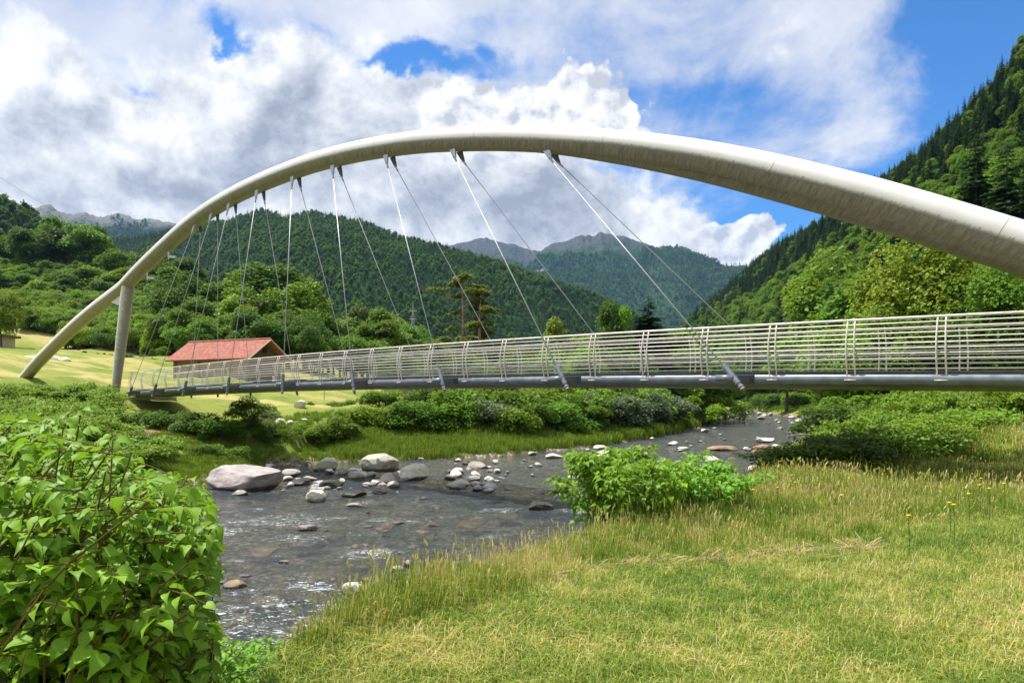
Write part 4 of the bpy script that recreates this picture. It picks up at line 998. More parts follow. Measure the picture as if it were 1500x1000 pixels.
def broadleaf(seed, H=12., Rc=4.5, bare=.22, nb=30, n=6500, leaf=.42, matn='leaf_mid', crown='round'):
    r = np.random.RandomState(seed); blobs = []; zc = H * (.5 + bare * .45); rz = H * (.5 - bare * .5)
    for i in range(nb):
        d = rand_dir(r, 1)[0]; q = r.uniform(.45, .85)
        tz = d[2] * q; wid = 1.0 if crown == 'round' else np.clip(1.15 - (tz + 1) * .4, .3, 1)
        blobs.append((np.array([d[0] * Rc * q * wid * 1.0, d[1] * Rc * q * wid, zc + d[2] * rz * q]), Rc * r.uniform(.24, .42)))
    b = MB(); lean = r.normal(size=2) * .03 * H
    top = np.array([lean[0], lean[1], H * .62]); mid = np.array([lean[0] * .3 + r.normal() * .1, lean[1] * .3, H * .3])
    b.tube([(0, 0, -.5), (0, 0, .1), mid, top], [H * .024, H * .02, H * .014, H * .006], 8)
    for k in r.choice(nb, min(12, nb), replace=False):
        c = blobs[k][0]; s0 = mid + (top - mid) * r.rand() * .8
        b.tube([s0, (s0 + c) / 2 + np.array([0, 0, -.06 * H * r.rand()]), c], [H * .008, H * .005, H * .002], 5)
    trunk = mesh_np('trunk', b.V and np.concatenate(b.V), [np.concatenate(b.Q), np.concatenate(b.T)], M['bark'], True)
    cr = leaf_mesh('crown', [shell_leaves(r, blobs, n, leaf, cut=H * bare * .55)], M[matn])
    return trunk, cr
def recolor(me, matn):
    c = me.copy(); c.materials.clear(); c.materials.append(M[matn]); return c
def shrub_mesh(seed, H=3.5, Rc=2.2, n=4200, leaf=.17, matn='leaf_mid', nb=22):
    r = np.random.RandomState(seed); blobs = []
    for i in range(nb):
        a = r.uniform(0, 6.28); q = math.sqrt(r.rand()) * .8; zz = r.rand() ** .8 * (1 - q * .55)
        blobs.append((np.array([math.cos(a) * q * Rc, math.sin(a) * q * Rc, H * (.14 + .72 * zz)]), Rc * r.uniform(.2, .36)))
    b = MB()
    for k in range(nb):
        c = blobs[k][0]; b.tube([(c[0] * .12, c[1] * .12, -.3), (c[0] * .5, c[1] * .5, c[2] * .6), c], [.04, .028, .012], 5)
    st_ = mesh_np('stems', np.concatenate(b.V), [np.concatenate(b.Q), np.concatenate(b.T)], M['bark'], True)
    # a few leafy shoots above the outline
    return st_, leaf_mesh('foliage', [shell_leaves(r, blobs, n, leaf, cut=.02)], M[matn])
def conifer(seed, H=18., Rc=3.0, nw=26, nbr=9, nl=6, matn='needle', bare=.06, leaf=1.0):
    r = np.random.RandomState(seed); P = []; D = []; Nn = []; S = []; lv = []
    for w in range(nw):
        t = w / (nw - 1); z = H * (bare + (1 - bare) * t ** .92); L = Rc * (1 - t) ** .75 * r.uniform(.8, 1.1) + .12
        for k in range(nbr if t < .8 else 5):
            a = r.uniform(0, 6.28); Lb = L * r.uniform(.7, 1.12); v0 = r.rand()
            out = np.array([math.cos(a), math.sin(a), 0]); 
            for j in range(nl):
                q = (j + .4) / nl; p = out * Lb * q + np.array([0, 0, z - .30 * Lb * q + .10 * Lb * q * q])
                P.append(p + r.normal(size=3) * .06); sd = np.array([-out[1], out[0], 0]) * (1 if j % 2 else -1)
                D.append(out * .7 + sd * (.8 - .6 * q) + np.array([0, 0, -.25])); Nn.append(np.array([0, 0, 1.]) + r.normal(size=3) * .35); S.append(leaf * Lb * (.34 + .10 * r.rand()) * (1.25 - .5 * q)); lv.append(.5 * v0 + .5 * r.rand())
    P.append(np.array([0, 0, H * .97])); D.append(np.array([0, 0, 1.])); Nn.append(np.array([1., 0, 0])); S.append(H * .02); lv.append(.5)
    cr = leaf_mesh('crown', [leaves(np.array(P), np.array(D), np.array(Nn), np.array(S), np.array(lv))], M[matn])
    b = MB(); b.tube([(0, 0, -.8), (0, 0, H * .5), (0, 0, H * .97)], [H * .014, H * .008, .02], 6)
    return mesh_np('trunk', np.concatenate(b.V), [np.concatenate(b.Q), np.concatenate(b.T)], M['bark'], True), cr
def merged(name, meshes):
    """one mesh of several (for the sources of far-off masses)"""
    V = []; Fs = []; L = []; mi = []; k = 0; mats = []
    for i, me in enumerate(meshes):
        n = len(me.vertices); v = np.empty(n * 3, np.float32); me.vertices.foreach_get('co', v); V.append(v.reshape(-1, 3))
        m_ = np.array([tuple(p.vertices) for p in me.polygons if len(p.vertices) == 4]); Fs.append(m_ + k)
        at_ = me.attributes.get('lv'); l = np.zeros(n, np.float32)
        if at_: at_.data.foreach_get('value', l)
        L.append(l); k += n; mats.append(me.materials[0]); mi.append(np.full(len(m_), i, np.int32))
    me = mesh_np(name, np.vstack(V), np.vstack(Fs), None, False, {'lv': np.concatenate(L)})
    for m_ in mats: me.materials.append(m_)
    me.polygons.foreach_set('material_index', np.concatenate(mi)); return me

def instancer(name, P, rot, scl, idx, sources, **kw):
    """ONE object whose points carry the source meshes"""
    n = len(P)
    me = mesh_np(name, P, [np.zeros((0, 3), int)], None, False, {'rot': rot, 'scl': scl if np.ndim(scl) == 2 else np.repeat(np.asarray(scl)[:, None], 3, 1)})
    a_ = me.attributes.new('idx', 'INT', 'POINT'); a_.data.foreach_set('value', np.asarray(idx, np.int32))
    o = link(bpy.data.objects.new(name, me)); tag(o, **kw)
    col = bpy.data.collections.new(name + '_kinds')
    for i, s_ in enumerate(sources):
        so = bpy.data.objects.new('%s_kind_%02d' % (name, i), s_); col.objects.link(so)
    ng = bpy.data.node_groups.new(name, 'GeometryNodeTree'); ng.interface.new_socket('Geometry', in_out='INPUT', socket_type='NodeSocketGeometry'); ng.interface.new_socket('Geometry', in_out='OUTPUT', socket_type='NodeSocketGeometry')
    N_ = ng.nodes; L_ = ng.links; gi = N_.new('NodeGroupInput'); go = N_.new('NodeGroupOutput'); ip = N_.new('GeometryNodeInstanceOnPoints'); ci = N_.new('GeometryNodeCollectionInfo')
    ci.inputs['Collection'].default_value = col; ci.inputs['Separate Children'].default_value = True; ci.inputs['Reset Children'].default_value = True
    def na(nm, t):
        q = N_.new('GeometryNodeInputNamedAttribute'); q.data_type = t; q.inputs['Name'].default_value = nm; return q.outputs['Attribute']
    L_.new(gi.outputs[0], ip.inputs['Points']); L_.new(ci.outputs[0], ip.inputs['Instance']); ip.inputs['Pick Instance'].default_value = True
    L_.new(na('idx', 'INT'), ip.inputs['Instance Index']); L_.new(na('rot', 'FLOAT_VECTOR'), ip.inputs['Rotation']); L_.new(na('scl', 'FLOAT_VECTOR'), ip.inputs['Scale'])
    L_.new(ip.outputs[0], go.inputs[0]); md = o.modifiers.new('scatter', 'NODES'); md.node_group = ng
    return o
def zrot(r, n, tilt=.0):
    a = np.zeros((n, 3)); a[:, 2] = r.uniform(0, 6.28, n); a[:, 0] = r.normal(size=n) * tilt; a[:, 1] = r.normal(size=n) * tilt; return a

# ------------------------------------------------------------------ trees
BL = [broadleaf(1, 13, 4.6), broadleaf(2, 14, 4.2, .2, 34, crown='cone'), broadleaf(3, 11, 5.0, .18, 36)]
BLD = broadleaf(4, 12, 4.4, .1, 40, 9000, .34)
CF = [conifer(11, 18, 3.1), conifer(12, 20, 2.8, 30), conifer(13, 15, 3.0, 22)]
HCF = [conifer(14, 30, 4.6, 52, 13, 10), conifer(15, 30, 5.0, 48, 13, 10)]
SH = [shrub_mesh(21), shrub_mesh(22, 3.8, 1.9), shrub_mesh(23, 2.8, 2.5)]
_pc = {}
def plant(kind, parts, X, Y, sc, label, group=None, cat='tree', rz=None, name='broadleaf_tree', sink=.25, names=('trunk', 'crown'), z=None):
    r = random.Random(int(X * 131 + Y * 717)); rz = r.uniform(0, 6.28) if rz is None else rz
    z = gz(X, Y) - sink if z is None else z
    o = empty(name, (X, Y, z), rz, label=label, cat=cat, group=group); o.scale = sc if hasattr(sc, '__len__') else (sc,) * 3
    for nm, me in zip(names, parts): link(bpy.data.objects.new(nm, me), o)
    return o
def variant(pair, matn):
    key = (pair[1].name, matn)
    if key not in _pc: _pc[key] = (pair[0], recolor(pair[1], matn))
    return _pc[key]
rnd = random.Random(7)
def skyline(pts, x): return float(np.interp(x, [p[0] for p in pts], [p[1] for p in pts]))
def tree_px(x, Y, ytop, pair, H0, label, group=None, wide=1.0, **k):
    X = (x - 750) / F * Y; z0 = gz(X, Y); zt_ = E + (HZ - ytop) / F * Y; s_ = max(.12, (zt_ - z0) / H0)
    return plant(None, pair, X, Y, (s_ * wide, s_ * wide, s_), label, group, **k)
CREST = [(0, 335), (30, 340), (60, 330), (100, 312), (125, 312), (145, 330), (165, 352), (205, 366), (235, 360), (262, 378), (275, 415), (300, 425)]
mats = ['leaf_mid', 'leaf_mid', 'leaf_dark', 'leaf_bright', 'leaf_dark', 'leaf_mid']
for i, x in enumerate([-35, -5, 22, 48, 75, 100, 126, 150, 178, 206, 232, 255, 272]):
    tree_px(x + rnd.uniform(-5, 5), 300 + rnd.uniform(-12, 10), skyline(CREST, x) + rnd.uniform(-3, 6), variant(BL[i % 3], ['leaf_mid', 'leaf_dark', 'leaf_mid', 'leaf_dark'][i % 4]), 13, 'tall broadleaf tree on the crest of the wooded knoll behind the left arch leg', 'trees on the knoll crest', wide=1.25)
for row, (Y, y0, y1, n) in enumerate([(285, 365, 395, 13), (270, 385, 415, 13), (256, 402, 428, 14), (246, 420, 442, 14), (239, 432, 452, 12)]):
    for i in range(n):
        x = -20 + (300 * (i + rnd.uniform(.1, .9)) / n)
        if row == 4 and 40 < x < 95: continue
        tree_px(x, Y + rnd.uniform(-5, 5), rnd.uniform(y0, y1) + (6 if x > 200 else 0), variant(BL[rnd.randint(0, 2)], ['leaf_mid', 'leaf_bright', 'leaf_mid', 'leaf_dark', 'leaf_bright'][rnd.randint(0, 4)]), 13,
                'leafy tree on the knoll slope above the road', 'trees on the knoll slope above the road', wide=1.5)
for i in range(34):
    x = 120 + 190 * (i + .5) / 34 + rnd.uniform(-5, 5); Y = rnd.choice([150, 170, 190, 208])
    tree_px(x, Y, {150: 484, 170: 474, 190: 466, 208: 461}[Y] + rnd.uniform(-5, 6), variant(SH[i % 3], rnd.choice(['leaf_mid', 'leaf_dark', 'leaf_bright'])), 3.8, 'bushy tree between the meadow edge and the hillside road', 'bushes below the hillside road', wide=1.3, name='bushy_tree', cat='bush', names=('stems', 'foliage'))
for i in range(20):
    x = 110 + 190 * (i + .5) / 20; tree_px(x, rnd.uniform(120, 128), 516 + (x - 110) * .04 + rnd.uniform(-8, 3), variant(SH[i % 3], rnd.choice(['leaf_mid', 'leaf_silver', 'leaf_bright'])), 3.8, 'low bush along the upper edge of the meadow', 'bushes along the upper meadow edge', wide=1.3, name='bush', cat='bush', names=('stems', 'foliage'))
tree_px(2, 118, 425, variant(BLD, 'leaf_yellow'), 12, 'yellow green tree behind the small cabin at the left edge', wide=1.0)
tree_px(-30, 122, 440, variant(BL[0], 'leaf_yellow'), 13, 'paler yellow green tree cut by the left edge of the picture')
BACK = [(215, 480), (240, 445), (262, 400), (285, 410), (310, 420), (345, 405), (375, 398), (405, 396), (440, 402), (462, 435), (500, 470)]
for i in range(40):
    x = 205 + 265 * (i + .5) / 40 + rnd.uniform(-4, 4); k = i % 3; Y = [150, 132, 112][k]
    yt = skyline(BACK, x) + [2, 26, 52][k] + rnd.uniform(-4, 12)
    if 262 <= x <= 275 and k == 0: yt = 398
    tree_px(x, Y + rnd.uniform(-5, 5), yt, variant([BLD, BL[0], BL[1]][rnd.randint(0, 2)], rnd.choice(['leaf_mid', 'leaf_dark', 'leaf_mid', 'leaf_bright', 'leaf_dark'])), 12.6, 'dense broadleaf tree in the wood behind the red roofed barn', 'trees behind the barn', wide=1.1 if x > 420 else 1.3)
MID = [(455, 455), (480, 462), (498, 442), (515, 468), (540, 462), (555, 452), (575, 470), (590, 478), (620, 488), (660, 495)]
for i in range(26):
    x = 452 + 215 * (i + .5) / 26; Y = [190, 160, 130][i % 3]
    tree_px(x, Y, skyline(MID, x) + [0, 14, 28][i % 3] + rnd.uniform(-3, 6), variant(BL[i % 3], rnd.choice(['leaf_bright', 'leaf_mid', 'leaf_bright', 'leaf_mid'])), 13, 'bright green tree in the low wood left of the two tall pines', 'trees left of the pines', wide=1.4)
tree_px(520, 200, 438, variant(BL[0], 'leaf_olive'), 13, 'brownish olive rounded tree rising behind the low bright wood', wide=.8)
tree_px(557, 170, 449, variant(BL[1], 'leaf_mid'), 14, 'peaked dark green tree standing above the low bright wood', wide=1.1)
tree_px(597, 175, 473, variant(BL[2], 'leaf_mid'), 11, 'small round tree just left of the electricity pylon', wide=.9)
# two Scots pines
def scots(seed, H, clusters):
    r = np.random.RandomState(seed); b = MB(); b.tube([(0, 0, -.5), (.1, 0, H * .3), (-.15, .1, H * .62), (.1, 0, H * .93)], [.24, .19, .14, .05], 8)
    blobs = []
    for (dx_, t, rr) in clusters:
        dy_ = r.uniform(-.6, .6) * abs(dx_); c = np.array([dx_, dy_, H * t]); z0 = H * t - abs(dx_) * .35 - .3
        b.tube([(0, 0, z0), (dx_ * .5, dy_ * .5, z0 + .2), c], [.08, .05, .02], 5)
        for q in range(4): blobs.append((c + r.normal(size=3) * np.array([.5, .5, .15]) * rr, rr * r.uniform(.45, .7)))
    tr = mesh_np('trunk', np.concatenate(b.V), [np.concatenate(b.Q), np.concatenate(b.T)], M['pine_bark'], True)
    return tr, leaf_mesh('crown', [shell_leaves(r, blobs, 5200, .26, flat=.55, up=.9)], M['leaf_olive'])
sp1 = scots(5, 12, [(0, .97, 1.1), (1.3, .95, .8), (-1.4, .90, .8), (2.2, .90, .6), (-2.2, .84, .5), (.7, .84, .6), (-1.2, .72, .7), (1.4, .70, .5), (-1.8, .56, .8), (.9, .56, .6), (2.2, .48, .8), (-2.4, .42, .8), (0, .40, .7), (1.5, .36, .8), (-1.6, .26, 1.0), (-3, .2, .9)])
sp2 = scots(6, 10, [(0, .97, .9), (1.0, .90, .8), (-1.0, .82, .8), (1.7, .76, .8), (-.4, .70, .8), (.8, .62, .9), (-1.2, .56, .8), (2.0, .52, .8), (2.6, .36, 1.0), (-1.4, .38, .8), (1.2, .34, .9), (3.0, .28, .9), (0, .24, .8)])
tree_px(678, 95, 404, sp1, 12, 'tall sparse pine with bare reddish trunk, left of the pair seen above the railing', name='pine_tree', wide=1.05)
tree_px(704, 92, 424, sp2, 10, 'shorter pine of the pair above the railing, with clumped olive crown', name='pine_tree', wide=1.05)
# trees above the railing, right of the pines
for i, (x, Y, yt, mt, k, w) in enumerate([(740, 110, 497, 'leaf_mid', 0, 1.3), (775, 115, 492, 'leaf_olive', 2, 1.2), (812, 110, 470, 'leaf_yellow', 1, .7), (845, 112, 468, 'leaf_olive', 2, 1.1), (868, 104, 480, 'leaf_bright', 0, 1.0), (800, 104, 492, 'leaf_mid', 2, 1.3),
                                          (985, 120, 488, 'leaf_mid', 1, 1.2), (925, 120, 476, 'leaf_dark', 2, 1.2), (1015, 135, 500, 'leaf_dark', 0, 1.2), (650, 118, 500, 'leaf_olive', 2, 1.2), (715, 120, 500, 'leaf_dark', 2, 1.3), (880, 98, 492, 'leaf_mid', 2, 1.2)]):
    tree_px(x, Y, yt, variant(BL[k], mt), 13, 'leafy tree top showing just over the railing right of the pines', 'tree tops just over the railing', wide=w)
tree_px(893, 100, 436, variant(BL[1], 'leaf_mid'), 14, 'tall bright broadleaf tree left of the dark spruce above the railing', wide=.62)
tree_px(912, 102, 444, variant(BL[1], 'leaf_bright'), 14, 'narrow light green tree touching the dark spruce above the railing', wide=.5)
tree_px(950, 104, 429, HCF[0], 30, 'dark pointed spruce standing alone above the middle of the railing', name='spruce_tree', wide=1.9)
# far bank shrubs and trees behind the deck
for i in range(42):
    x = 425 + 635 * (i + .5) / 42 + rnd.uniform(-6, 6); row = i % 2
    xs_, ys_ = [430, 500, 600, 700, 760, 860, 960, 1030, 1060], [50, 49, 49, 52, 54, 62, 79, 105, 135]
    Y = float(np.interp(x, xs_, ys_)) + (3 if row == 0 else 10)
    yt = skyline([(430, 612), (500, 588), (560, 572), (620, 562), (700, 558), (800, 556), (900, 556), (1000, 566), (1060, 582)], x) + rnd.uniform(-8, 6) - (16 if row else 0)
    mt = 'leaf_silver' if (672 < x < 725 or 868 < x < 975) and not row else rnd.choice(['leaf_bright', 'leaf_mid', 'leaf_bright', 'leaf_mid'])
    lb = 'silvery green willow shrub on the far bank under the deck' if mt == 'leaf_silver' else 'leafy green shrub on the far bank under the deck'
    tree_px(x, Y, yt, variant(SH[i % 3], mt), 3.8, lb, 'silvery willows under the deck' if mt == 'leaf_silver' else 'shrubs on the far bank under the deck', wide=1.35, name='riverside_shrub', cat='shrub', names=('stems', 'foliage'))
for i in range(26):
    x = 560 + 500 * (i + .5) / 26; Y = rnd.uniform(72, 90) + max(0, x - 850) * .22
    tree_px(x, Y, rnd.uniform(506, 536), variant([BLD, BL[0], BL[2]][i % 3], rnd.choice(['leaf_dark', 'leaf_mid', 'leaf_mid', 'leaf_bright'])), 12.5, 'tree seen through the railing bars on the far bank', 'trees seen through the railing', wide=1.2)
# right bank wood
RW = [(1040, 60, 240, 545, 'leaf_mid'), (1062, 0, 250, 530, 'leaf_dark')]
for i in range(46):
    f_ = (i + .5) / 46; x = 1045 + 200 * f_ + rnd.uniform(-6, 6); Y = 262 - 190 * f_ ** .55 + rnd.uniform(0, 22) + (i % 3) * 8
    X = (x - 750) / F * Y
    if inside(np.array([X]), np.array([Y]))[0]: continue
    tree_px(x, Y, 585 - (40 + 42 * f_) + rnd.uniform(-12, 14) - (i % 3) * 12, variant([BLD, BL[0], BL[2], BL[1]][i % 4], rnd.choice(['leaf_dark', 'leaf_mid', 'leaf_bright', 'leaf_mid', 'leaf_dark'])), 12.5, 'tree of the riverside wood at the foot of the right hillside', 'riverside wood under the right hillside', wide=1.25)
for i in range(34):
    f_ = (i + .5) / 34; x = 1235 + 330 * f_ + rnd.uniform(-8, 8); Y = rnd.choice([52, 62, 74, 88])
    yt = {52: 455, 62: 430, 74: 400, 88: 372}[Y] - 30 * f_ + rnd.uniform(-14, 22)
    tree_px(x, Y, yt, variant([BLD, BL[0], BL[2]][i % 3], rnd.choice(['leaf_dark', 'leaf_mid', 'leaf_mid', 'leaf_bright'])), 12.5, 'tall tree behind the railing at the right, under the arch', 'tall trees behind the right railing', wide=1.0)
for i, (x, Y, yt, mt, lb) in enumerate([(1335, 60, 342, 'leaf_yellow', 'large yellow green tree with layered sprays below the right part of the arch'), (1375, 64, 372, 'leaf_yellow', 'second yellow green tree, lower and right of the large layered one'),
                                        (1300, 66, 395, 'leaf_bright', 'light green tree left of the large yellow green one'), (1440, 55, 385, 'leaf_bright', 'fresh green tree with big leaf clumps at the right under the arch'), (1490, 50, 380, 'leaf_mid', 'deep green leafy tree cut by the right edge under the arch')]):
    tree_px(x, Y, yt, variant(BLD, mt), 12, lb, wide=.85)
for i, (x, Y, yt, mt) in enumerate([(1430, 120, 190, 'needle'), (1475, 110, 205, 'needle'), (1505, 105, 230, 'needle'), (1395, 140, 285, 'needle'), (1455, 96, 290, 'needle')]):
    tree_px(x, Y, yt, HCF[i % 2], 30, ['tall dark spruce rising highest above the right end of the arch', 'second tall spruce by the right edge above the arch', 'tall spruce cut by the right edge above the arch', 'shorter spruce left of the tall ones above the arch', 'shorter spruce standing before the tall ones above the arch'][i], name='spruce_tree', wide=1.15)
for i in range(22):
    x = 1215 + 330 * (i + .5) / 22; Y = [40, 46, 52][i % 3]
    tree_px(x, Y, 562 + rnd.uniform(-8, 8) - (i % 3) * 6, variant(SH[i % 3], rnd.choice(['leaf_dark', 'leaf_mid', 'leaf_mid'])), 3.8, 'green shrub in the shade behind the bright thicket of the right bank', 'shrubs behind the right bank thicket', wide=1.5, name='riverside_shrub', cat='shrub', names=('stems', 'foliage'))
for i in range(30):
    Y = 50 + 200 * ((i + .5) / 30) ** 1.4; xs0 = float(np.interp(Y, [37, 54, 90.7, 144, 186, 232, 300], [14.2, 24.5, 44.4, 64, 68, 84, 92])) + rnd.uniform(3, 7)
    tree_px(750 + xs0 / Y * F, Y, HZ + rnd.uniform(-22, -8), variant(SH[i % 3], rnd.choice(['leaf_dark', 'leaf_mid', 'leaf_bright', 'leaf_mid'])), 3.8, 'riverside shrub along the right bank of the upper river', 'shrubs along the upper right bank', wide=1.5, name='riverside_shrub', cat='shrub', names=('stems', 'foliage'))
for i in range(24):
    x = 1056 + 190 * (i + .5) / 24; Y = [262, 300, 330][i % 3]
    if x < 1090 and Y < 280: Y = 300
    tree_px(x, Y, 540 - (i % 3) * 9 + rnd.uniform(-8, 8), variant([BLD, BL[0], BL[2]][i % 3], rnd.choice(['leaf_dark', 'leaf_mid', 'leaf_mid'])), 12.5, 'tree at the far bend where the river goes out of sight', 'trees at the far river bend', wide=1.4)
for i in range(10):
    x = 960 + 100 * (i + .5) / 10; tree_px(x, 435, 552 + rnd.uniform(-8, 6), variant([BLD, BL[0]][i % 2], 'leaf_mid'), 12.5, 'tree at the far bend where the river goes out of sight', 'trees at the far river bend', wide=1.6)
for i in range(30):
    x = 1062 + 150 * (i + .5) / 30 + rnd.uniform(-4, 4); Y = [125, 160, 195, 225][i % 4]; X = (x - 750) / F * Y
    if seg_dist(np.array([X]), np.array([Y]), RIV[nF:])[0] < 2.5 or inside(np.array([X]), np.array([Y]))[0]: continue
    tree_px(x, Y, rnd.uniform(562, 574), variant(SH[i % 3], rnd.choice(['leaf_dark', 'leaf_mid', 'leaf_mid', 'leaf_bright'])), 3.8, 'shrub on the wooded right bank at the far bend of the river', 'shrubs near the far river bend', wide=1.5, name='riverside_shrub', cat='shrub', names=('stems', 'foliage'))
# wooded right hillside: the nearest as trees, the rest as one forest
def sample_surface(G, n, r, spacing, wfun, cond):
    nt, ns, _ = G.shape; C = (G[:-1, :-1] + G[1:, 1:]) / 2; A = np.linalg.norm(np.cross(G[1:, :-1] - G[:-1, :-1], G[:-1, 1:] - G[:-1, :-1]), axis=-1)
    w = A * wfun(C); w = (w / w.sum()).ravel(); k = r.choice(len(w), n, p=w); i, j = k // (ns - 1), k % (ns - 1); a, b_ = r.rand(n), r.rand(n)
    P = (G[i, j] * ((1 - a) * (1 - b_))[:, None] + G[i + 1, j] * (a * (1 - b_))[:, None] + G[i, j + 1] * ((1 - a) * b_)[:, None] + G[i + 1, j + 1] * (a * b_)[:, None])
    P = P[cond(P)]; out = []; seen = set()
    for p in P:
        sp_ = spacing(p); key = (round(p[0] / sp_), round(p[1] / sp_), round(sp_))
        if key in seen: continue
        seen.add(key); out.append(p)
    return np.array(out)
r = np.random.RandomState(3)
inview = lambda P: (P[:, 1] > 20) & (P[:, 0] / P[:, 1] < .92) & (P[:, 0] / P[:, 1] > -.95)
PA = sample_surface(hillA, 60000, r, lambda p: 6.0 if p[1] < 500 else 7.5, lambda C: 1 / (1 + (C[..., 1] / 500) ** 1), inview)
PA = PA[(PA[:, 1] > 95)]
PA = PA[np.argsort(PA[:, 1] + .3 * PA[:, 0])]
BLF = [variant(BL[0], 'leaf_mid'), variant(BL[1], 'leaf_dark'), variant(BL[2], 'leaf_mid'), variant(BL[1], 'leaf_bright')]
con_p = .30 + .9 * np.clip(fbm(PA[:, 0] / 90, PA[:, 2] / 60, 3, 12) + .1, -.3, .6) + .25 * (PA[:, 2] > 90)
isc = r.rand(len(PA)) < con_p
for i in range(80):
    p = PA[i]; pr = CF[i % 3] if isc[i] else BLF[i % 4]
    plant(None, pr, p[0], p[1], r.uniform(.75, 1.15), 'dark conifer on the steep right hillside' if isc[i] else 'leafy tree on the steep right hillside', 'conifers on the lower right hillside' if isc[i] else 'leafy trees on the lower right hillside', name='conifer_tree' if isc[i] else 'broadleaf_tree', z=p[2] - 1.0)
PA, isc = PA[80:], isc[80:]; n = len(PA); idx = np.where(isc, r.randint(0, 3, n), 3 + r.randint(0, 4, n))
srcA = [merged('spruce', [a, b_]) for a, b_ in CF] + [merged('leafy', [a, b_]) for a, b_ in BLF]
sc_ = r.uniform(.65, 1.2, n); S3 = np.stack([sc_ * 1.05, sc_ * 1.05, sc_ * r.uniform(.85, 1.2, n)], 1)
PA[:, 2] -= 1.0
instancer('forest', PA, zrot(r, n, .02), S3, idx, srcA, label='dense mixed forest of dark conifers and green broadleaf trees covering the right hillside', cat='forest', kind='stuff')
print('hillA', n)
# far forests: small light-weight trees
CFL = [conifer(31, 18, 3.0, 11, 5, 3, 'far_needle', leaf=1.7), conifer(32, 18, 2.6, 12, 5, 3, 'far_needle', leaf=1.7)]
BFL = broadleaf(33, 13, 4.6, .15, 14, 420, 1.7, 'far_leaf')
srcE = [merged('far_spruce', [a, b_]) for a, b_ in CFL] + [merged('far_leafy', [BFL[0], BFL[1]])]
def far_forest(name, G, n, sp_, seed, label, cond, leafp, zs=1.0):
    r = np.random.RandomState(seed); P = sample_surface(G, n, r, lambda p: sp_, lambda C: np.ones(C.shape[:-1]), cond)
    f_ = fbm(P[:, 0] / 220, P[:, 2] / 120, 4, seed); lf = r.rand(len(P)) < leafp + 2.2 * f_
    gap = fbm(P[:, 0] / 60, P[:, 2] / 40, 3, seed + 3) > .27; P, lf = P[~gap], lf[~gap]
    n = len(P); s_ = r.uniform(.7, 1.25, n) * zs; P[:, 2] -= .8
    instancer(name, P, zrot(r, n), s_, np.where(lf, 2, r.randint(0, 2, n)), srcE, label=label, cat='forest', kind='stuff'); print(name, n)
far_forest('forest', hillE, 90000, 9.5, 5, 'dark green forest covering the broad mountain in the middle', lambda P: (P[:, 0] / P[:, 1] < .25) & (P[:, 0] / P[:, 1] > -.8), .22)
far_forest('forest', hillC, 9000, 8, 6, 'forest on the far corner hill at the left edge', lambda P: (P[:, 0] / P[:, 1] > -.85), .75)
treeline = lambda z0, z1, sd: (lambda P: (P[:, 0] / P[:, 1] < .40) & (P[:, 0] / P[:, 1] > -.8) & (P[:, 2] + 420 * fbm(P[:, 0] / 160, P[:, 2] / 160, 4, sd) < z0))
far_forest('forest', mtnF2, 60000, 22, 7, 'blue green forest on the high cloud topped mountain in the distance', treeline(at(0, 372, 4700)[2], 0, 9), .3, 2.0)
far_forest('forest', mtnF1, 30000, 24, 8, 'forest on the lower shoulder of the far bare topped mountain', treeline(at(0, 392, 5000)[2], 0, 10), .3, 2.0)
far_forest('forest', mtnL, 36000, 22, 9, 'dark forest below the bare rocky tops of the far left mountain', treeline(at(0, 340, 4200)[2], 0, 11), .2, 1.8)
# thicket that fills the knoll between its trees
r = np.random.RandomState(41)
srcS = [merged('thicket_bush', list(variant(SH[i], m_))) for i, m_ in ((0, 'leaf_mid'), (1, 'leaf_bright'), (2, 'leaf_dark'), (0, 'leaf_bright'))]
u_ = r.uniform(-.80, -.43, 2600); Y_ = 130 + 180 * r.rand(2600) ** .8; X_ = u_ * Y_
ok = ~((np.abs(Y_ - 230.5) < 7)) & (Y_ > 134 - 30 * np.clip((u_ + .55) * 6, 0, 1)) & ~((u_ < -.655) & (Y_ < 150))
X_, Y_ = X_[ok], Y_[ok]; n = len(X_)
instancer('thicket', np.stack([X_, Y_, ground(X_, Y_) - .3], 1), zrot(r, n), r.uniform(.75, 1.7, n), r.randint(0, 4, n), srcS, label='green thicket covering the knoll slope below and around the hillside trees', cat='thicket', kind='stuff')

